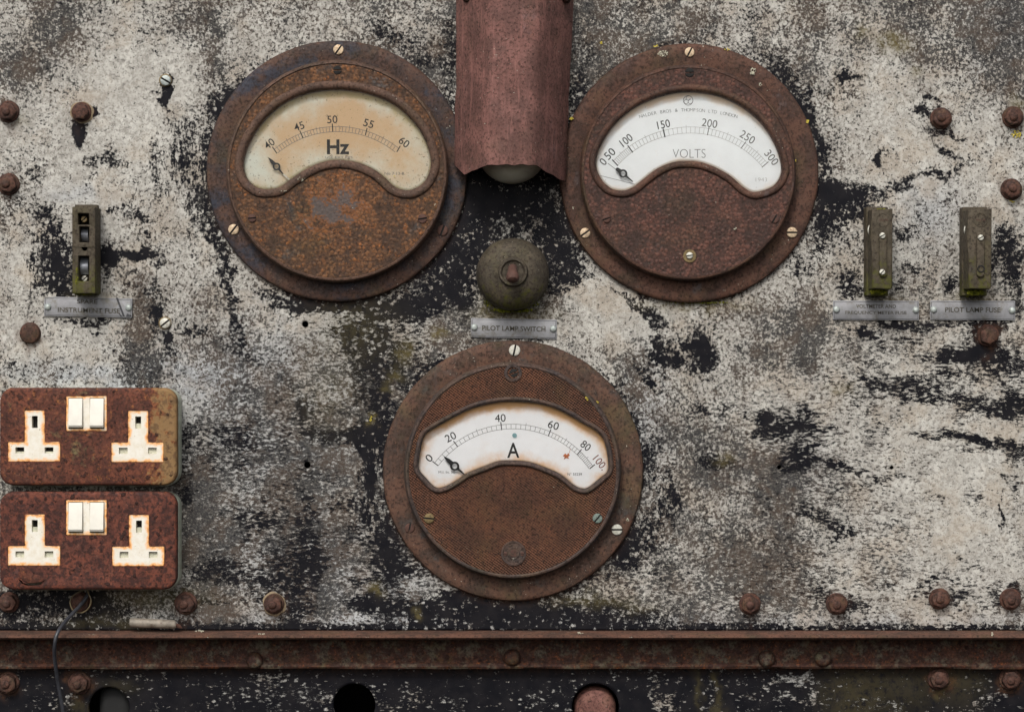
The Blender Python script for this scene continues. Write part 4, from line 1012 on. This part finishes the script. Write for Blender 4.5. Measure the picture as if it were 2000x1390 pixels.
# ------------------------------------------------------------ socket outlets
def outlet(label, y0, plm, openleft, torn, dxr, dyr):
    HF = .030
    r = empty('double_socket', W(172, y0+95, 0), label, 'socket', 'rusty double sockets')
    Tl = lambda x, y: roundcorners([(x, y), (x, y+61.5), (x-32.5, y+61.5), (x-32.5, y+100), (x+69.5, y+100), (x+69.5, y+61.5), (x+39.5, y+61.5), (x+39.5, y)], 2.6)
    L = Tl(48, y0+44); Rr = Tl(249.5+dxr, y0+44+dyr)
    SWp = rrect(129, y0+16, 208.5, y0+84.5, 2.5)
    holes = [offset(ccw(L), .3), offset(ccw(Rr), .3), offset(ccw(SWp), .3)]
    if torn: holes.append([(35, y0+170), (42, y0+173), (46, y0+178), (58, y0+180), (70, y0+179), (84, y0+174), (80, y0+181), (66, y0+183), (52, y0+183), (42, y0+179)])
    mb = MB(); plate(mb, rrect(-1, y0, 345.5, y0+191, 27, 10), HF, HF-.009, bevel=.0028, holes=holes, steps=5)
    mb.build('faceplate', plm, r, angle=45, rough=.0003, rscale=.012)
    mb = MB(); plate(mb, rrect(-1+5, y0+2, 349, y0+192, 27, 10), HF-.0100, -.0004, bevel=.002); mb.build('back_box', SHELL, r, angle=45)
    k = 0
    for X, sh, pts, dy in ((48, not openleft, L, 0), (249.5+dxr, True, Rr, dyr)):
        yy = y0 + dy
        sl = [rrect(X+14, yy+55, X+25.5, yy+78.5, .6), rrect(X-18, yy+116, X-.8, yy+128, .6), rrect(X+39, yy+116, X+56, yy+128, .6)]
        mb = MB(); plate(mb, pts, HF-.0004, HF-.006, bevel=.0004, holes=sl, hole_to=HF-.0075, steps=2)
        ins = mb.build('socket_insert', INSERT, r, smooth=False, at=W(X+19.75, yy+94, HF))
        for q_, s_ in enumerate(sl):
            x0_, x1_ = min(p[0] for p in s_), max(p[0] for p in s_); ya, yb = min(p[1] for p in s_), max(p[1] for p in s_)
            mb = MB(); plate(mb, rrect(x0_-1, ya-1, x1_+1, yb+1, .5), HF-.0072, HF-.0085); mb.build('slot_recess', DARKM, ins)
            if sh or q_:
                fr_ = .42 if q_ == 0 else (.85 if sh else .3)
                mb = MB(); plate(mb, rrect(x0_-.3, yb-(yb-ya)*fr_, x1_+.3, yb+.3, .3), HF-.0030, HF-.0070); mb.build('shutter', SHUT, ins)
    mb = MB(); plate(mb, SWp, HF-.0004, HF-.006, bevel=.0004, steps=2)
    mb.build('switch_surround', INSERT_SW, r, smooth=False, at=W(168.75, y0+50.25, HF))
    for xx in (134.5, 176):
        # rocker: wedge, top edge low and bottom edge proud
        x0_, x1_, ya, yb = xx, xx+27, y0+21, y0+77
        mb = MB()
        P = [(0, .0004), (.06, .0008), (.93, .0036), (1, .0026), (1, -.0006), (0, -.0006)]
        ringsL = []
        for X in (x0_, x0_+.8, x1_-.8, x1_):
            q = []
            for t, hh in P:
                e = .0003 if X in (x0_, x1_) and hh > 0 else 0
                a_, b_ = M(X, ya+(yb-ya)*t, HF); q.append(mb.v(a_, HF+hh-e, b_))
            ringsL.append(q)
        for a_, b_ in zip(ringsL, ringsL[1:]): mb.bridge(a_, b_)
        mb.f(ringsL[0]); mb.f(ringsL[-1])
        mb.build('rocker_switch', ROCKER, r, angle=25)
        mb = MB(); plate(mb, rrect(x0_-.8, ya-1.4, x1_+.8, yb+3, .5), HF-.0002, HF-.001); mb.build('rocker_gap', simple('rocker_gap', (.10, .08, .035), .8, 0, .4, 8), r)
    if torn:
        mb = MB(); q = [(38, y0+146), (44, y0+150), (50, y0+158), (80, y0+163), (86, y0+170), (82, y0+175), (58, y0+179), (44, y0+172), (40, y0+160)]
        plate(mb, q, HF+.0012, HF-.0002, bevel=.0003); mb.build('torn_flap', R_SOCKET2, r, rough=.0012, rscale=.008)
outlet('upper rusted double wall socket with greenish paint left on its right end', 757, R_SOCKET2, True, False, .5, 1)
outlet('lower rusted double wall socket with a torn hole in its bottom left corner', 960, R_SOCKET, False, True, 2, 1)

# ------------------------------------------------------------ bolts
def bolt_proto(kind):
    r = empty('hex_bolt', (0, 0, 0), 'x', 'bolt')
    mb = MB(); lathe(mb, 0, 0, [(21.5, -.0004), (21.5, .0014), (20, .0022), (15, .0022)], 28); mb.build('washer', R_BOLT, r, rough=.0005, rscale=.006)
    mb = MB(); n_ = 6
    a0 = .25 + kind*.4
    def hexr(R_, hh, rd):
        out = []
        for i in range(36):
            a = 2*math.pi*i/36; hx = math.cos(math.pi/6)/math.cos(((a) % (math.pi/3)) - math.pi/6)
            q = R_*(hx*(1-rd) + rd*.95); out.append((q*S*math.cos(a+a0), q*S*math.sin(a+a0)))
        return mb.ring(out, hh)
    L = [hexr(18, .0015, .1), hexr(18, .0065, .1), hexr(17, .0080, .35), hexr(14, .0088, .8), hexr(8, .0090, 1)]
    for p, q in zip(L, L[1:]): mb.bridge(p, q)
    mb.f(L[-1])
    mb.build('head', R_BOLT, r, angle=40, rough=.0007, rscale=.005)
    if kind != 2:
        mb = MB(); lathe(mb, -1*S, -1.5*S, [(8.5, .0082), (8, .0100), (6, .0108), (3, .0110)], 18); mb.build('stud_end', R_BOLT, r, rough=.0004, rscale=.004)
    return r
protos = [bolt_proto(k) for k in range(3)]
used = [False]*3
def place_bolt(px, py, kind, label, group, sc=1.0, rot=0, name='hex_bolt', y=0.0):
    src = protos[kind]
    x, z = M(px, py, .007)
    if not used[kind]: o = src; used[kind] = True
    else:
        o = src.copy(); COL.objects.link(o)
        for ch in protos[kind].children:
            c = ch.copy(); COL.objects.link(c); c.parent = o
    o.location = (x, y, z); o.scale = (sc, 1, sc); o.rotation_euler = (0, rot, 0); o.name = name
    o['label'] = label; o['category'] = 'bolt'; o['group'] = group
G1 = 'rusty bolts through the panel'; G2 = 'rusty bolts in the lower sheet'
for a_ in [
 (14, 217, 0, 'rusty bolt at the left edge, upper of the two stacked there', G1, 1.0, .3),
 (14, 359, 1, 'rusty bolt at the left edge, lower of the two stacked there', G1, 1.02, .9),
 (157, 218, 2, 'rusty hex bolt in a pale ring with black chipped paint below it', G1, .92, .1),
 (15, 1177, 0, 'shadowed rusty bolt at the left edge just under the lower socket', G1, .95, .2),
 (157, 1177, 1, 'dark rusty bolt behind the wire loop under the lower socket', G1, .95, 1.2),
 (361, 1179, 1, 'rusty bolt just below the right corner of the lower socket', G1, 1.05, .6),
 (534, 1180, 0, 'rusty bolt in a pale ring between lower socket and ammeter', G1, .95, .8),
 (1466, 1180, 1, 'rusty bolt on the bottom row, nearest right of the ammeter', G1, 1.0, .2),
 (1636, 1180, 0, 'rusty bolt on the bottom row, second right of the ammeter', G1, 1.0, .5),
 (1837, 1170, 1, 'rusty bolt on the bottom row, third right of the ammeter', G1, .98, 1.1),
 (1976, 1171, 0, 'rusty bolt on the bottom row at the right edge', G1, 1.0, .4),
 (1840, 230, 0, 'rusty bolt above the fuses with black scratches around it', G1, 1.0, 1.0),
 (1981, 228, 1, 'rusty bolt at the top right edge with yellow lichen under it', G1, 1.0, .5),
 (1978, 369, 0, 'rusty bolt at the right edge directly above the far right fuse', G1, 1.0, 2.0),
 (1932, 655, 2, 'orange rusty bolt just below the pilot lamp fuse nameplate', G1, 1.02, .4),
 (13, 1335, 0, 'rusty bolt in the lower sheet at the left edge', G2, 1.05, .7),
 (153, 1335, 1, 'rusty bolt in the lower sheet beside the hanging cable', G2, 1.05, .3),
 (1835, 1327, 1, 'rusty bolt in the lower sheet with a pale drip under it', G2, 1.0, .9),
 (1975, 1327, 0, 'rusty bolt in the lower sheet at the right edge', G2, 1.0, .1)]: place_bolt(*a_)
PALE = simple('pale_paint_ring', (.24, .18, .11), .8, 0, .3, 6)
for ob in list(COL.objects):
    if ob.name.startswith('hex_bolt') and 'pale ring' in ob.get('label', ''):
        mb = MB(); c = ob.location
        A = mb.ring([(c.x+22*S*math.cos(i/40*2*math.pi), c.z+22*S*math.sin(i/40*2*math.pi)) for i in range(40)], .0009)
        B = mb.ring([(c.x+(24+1.6*math.sin(i*.37+1)+.8*math.sin(i*.9))*S*math.cos(i/40*2*math.pi), c.z+(24+1.6*math.sin(i*.37+1)+.8*math.sin(i*.9))*S*math.sin(i/40*2*math.pi)) for i in range(40)], .0002)
        C_ = mb.ring([(c.x+19*S*math.cos(i/40*2*math.pi), c.z+19*S*math.sin(i/40*2*math.pi)) for i in range(40)], .0004)
        mb.bridge(C_, A); mb.bridge(A, B); mb.build('paint_ring', PALE, ob)
rb = empty('round_bolt', W(57, 650, 0), 'smooth round rusty bolt head left of the spare instrument fuse nameplate', 'bolt', G1)
cx, cz = M(57, 650, .005)
mb = MB(); lathe(mb, cx, cz, [(21, -.0004), (20.5, .002), (18.5, .0045), (15, .0052), (6, .0054)], 36); mb.build('head', R_BOLT, rb, rough=.0006, rscale=.006)
# slotted panel screws
def pscrew(px, py, mat, ang, label):
    r = empty('slotted_screw', W(px, py, 0), label, 'screw', 'slotted screws in the bare panel')
    screw(px, py, .0006, 10.5, ang, mat, r, name='head', tall=.003)
    X, Z = M(px, py, .001); mb = MB(); lathe(mb, X, Z, [(12.5, -.0002), (12.5, .0007), (10, .0009)], 24); mb.build('washer', OLDBRASS, r)
pscrew(323, 157, BLUEZ, -30, 'bluish slotted screw with a black chip of paint hanging below it')
pscrew(322, 631, ZINC, 38, 'cream slotted screw to the right of the spare instrument fuse nameplate')

# ------------------------------------------------------------ cable, wire, conduit, pipes
pts = crom([W(170, 1135, .004), W(172, 1158, .008), (W(158, 1180, .014)), W(132, 1208, .030), W(114, 1232, .0445), W(107, 1256, .0470), W(107, 1285, .040), W(113, 1330, .030), W(120, 1370, .026), W(127, 1420, .024), W(132, 1500, .02)], 10)
mb = MB(); tube(mb, pts, .0016, 12); tag(mb.build('cable', CABLE, None), 'thin black cable hanging from the lower socket down over the rail', 'cable')
mb = MB(); tube(mb, crom([W(196, 1148, .003), W(170, 1150, .010), W(146, 1160, .014), W(137, 1174, .014), W(142, 1190, .014), W(158, 1196, .014), (W(172, 1188, .014)), W(178, 1172, .014), W(172, 1156, .012), W(168, 1140, .006)], 8), .0006, 8)
tag(mb.build('loose_wire', WIRE, None), 'thin tan wire curled in a loop under the lower socket', 'wire')
st = empty('conduit_stub', W(302, 1218, 0), 'short grey metal tube lying on the rail below the lower socket', 'tube')
mb = MB(); tube(mb, [W(254, 1215, .0125), W(258, 1215, .0125), W(300, 1217, .0125), W(340, 1219, .0125), W(344, 1219, .0125)], [8*S, 9*S, 9*S, 8.8*S, 6*S], 20); mb.build('tube', GREYPIPE, st, rough=.0003, rscale=.01)
mb = MB(); tube(mb, [W(344, 1220, .0125), W(350, 1222, .0125), W(355, 1227, .0125)], [4*S, 4*S, 2*S], 10); mb.build('broken_end', R_BOLT, st, rough=.0006, rscale=.003)
mb = MB()
prof = []
c0 = M(1162, 1385, -.01)
pts = rrect(1121, 1341, 1204, 1500, 40, 10)
plate(mb, pts, -.004, -.06, bevel=.010, steps=6); tag(mb.build('pipe_end', PIPEM, None, rough=.0005, rscale=.02), 'pinkish rusty rounded pipe end filling the right hole in the lower sheet', 'pipe')
mb = MB(); plate(mb, rrect(192, 1336, 258, 1500, 30, 10), -.010, -.06, bevel=.008, steps=5); tag(mb.build('dark_pipe', simple('grey_pipe', (.009, .009, .009), .8, 0, .3, 30), None), 'dark grey rounded pipe end inside the left hole of the lower sheet', 'pipe')

# ------------------------------------------------------------ moss + lichen
def clumps(name, mat, spots, label, cat):
    mb = MB(); bm = mb.bm
    for (px, py, h, rx, ry, n_, sz) in spots:
        for _ in range(n_):
            a = random.uniform(0, 2*math.pi); q = math.sqrt(random.random())
            c = W(px+rx*q*math.cos(a), py+ry*q*math.sin(a), h + random.uniform(-.0004, .0006))
            s_ = sz*S*random.uniform(.5, 1.2)
            R = bmesh.ops.create_icosphere(bm, subdivisions=1, radius=s_)
            for v in R['verts']:
                v.co = Vector((v.co.x, v.co.y*.5, v.co.z))*random.uniform(.7, 1.35) + c
    o = mb.build(name, mat, None, smooth=False); tag(o, label, cat, kind='stuff'); return o
clumps('moss', MOSS, [(163, 572, .022, 17, 4, 90, 2.0), (150, 540, .0302, 3, 18, 30, 1.4), (1716, 570, .030, 16, 5, 110, 2.0), (1700, 574, .014, 10, 5, 40, 2.0), (1905, 571, .030, 17, 5, 120, 2.0), (1890, 574, .014, 10, 5, 40, 2.0), (1000, 606, .010, 40, 3.5, 170, 2.0), (1043, 590, .008, 14, 8, 40, 1.6), (958, 592, .008, 14, 8, 40, 1.6), (1722, 409, .036, 9, 1.2, 20, 1.4), (660, 545, .012, 30, 1.5, 50, 1.2), (1368, 591, .002, 60, 1.5, 50, 1.4)], 'small clumps of yellow green moss on fuse and switch undersides', 'moss')
clumps('lichen', LICH, [(1116, 232, .0068, 4, 2.5, 14, 1.6), (1577, 237, .0055, 3, 4, 12, 1.5), (1985, 262, .0006, 9, 7, 36, 1.8), (1977, 392, .0006, 5, 5, 14, 1.6), (1146, 778, .0225, 4, 3, 9, 1.2), (1166, 785, .0068, 3, 6, 10, 1.2), (1175, 84, .0005, 3, 2, 5, 1.3), (725, 818, .0005, 3, 5, 12, 1.4), (1280, 90, .0064, 6, 2, 9, 1.2), (1420, 97, .0064, 5, 2, 7, 1.2), (1553, 315, .0066, 2, 3, 6, 1.2), (770, 345, .0226, 2, 2, 3, 1.0)], 'tiny bright yellow lichen specks on gauges and bolts', 'lichen')
clumps('pale_lichen', LICHW, [(1470, 140, .0068, 7, 7, 26, 1.4), (1295, 105, .0066, 10, 6, 40, 1.3), (1485, 165, .0068, 4, 3, 8, 1.2), (1226, 1015, .0066, 3, 3, 8, 1.5), (590, 350, .0226, 10, 4, 10, .9), (555, 372, .0226, 6, 3, 6, .9), (1435, 446, .0226, 3, 2, 6, 1.2), (1120, 405, .0064, 3, 3, 6, 1.2), (850, 400, .0228, 2, 2, 4, 1.0), (390, 1232, .012, 9, 1.2, 12, 1.5), (510, 1237, .030, 6, 1.2, 8, 1.3), (178, 1240, .03, 18, 1, 14, 1.3), (1938, 1240, .034, 2, 5, 10, 1.6), (1133, 1235, .03, 6, 1.5, 8, 1.2)], 'small off white lichen crumbs on the gauges and rail', 'lichen')
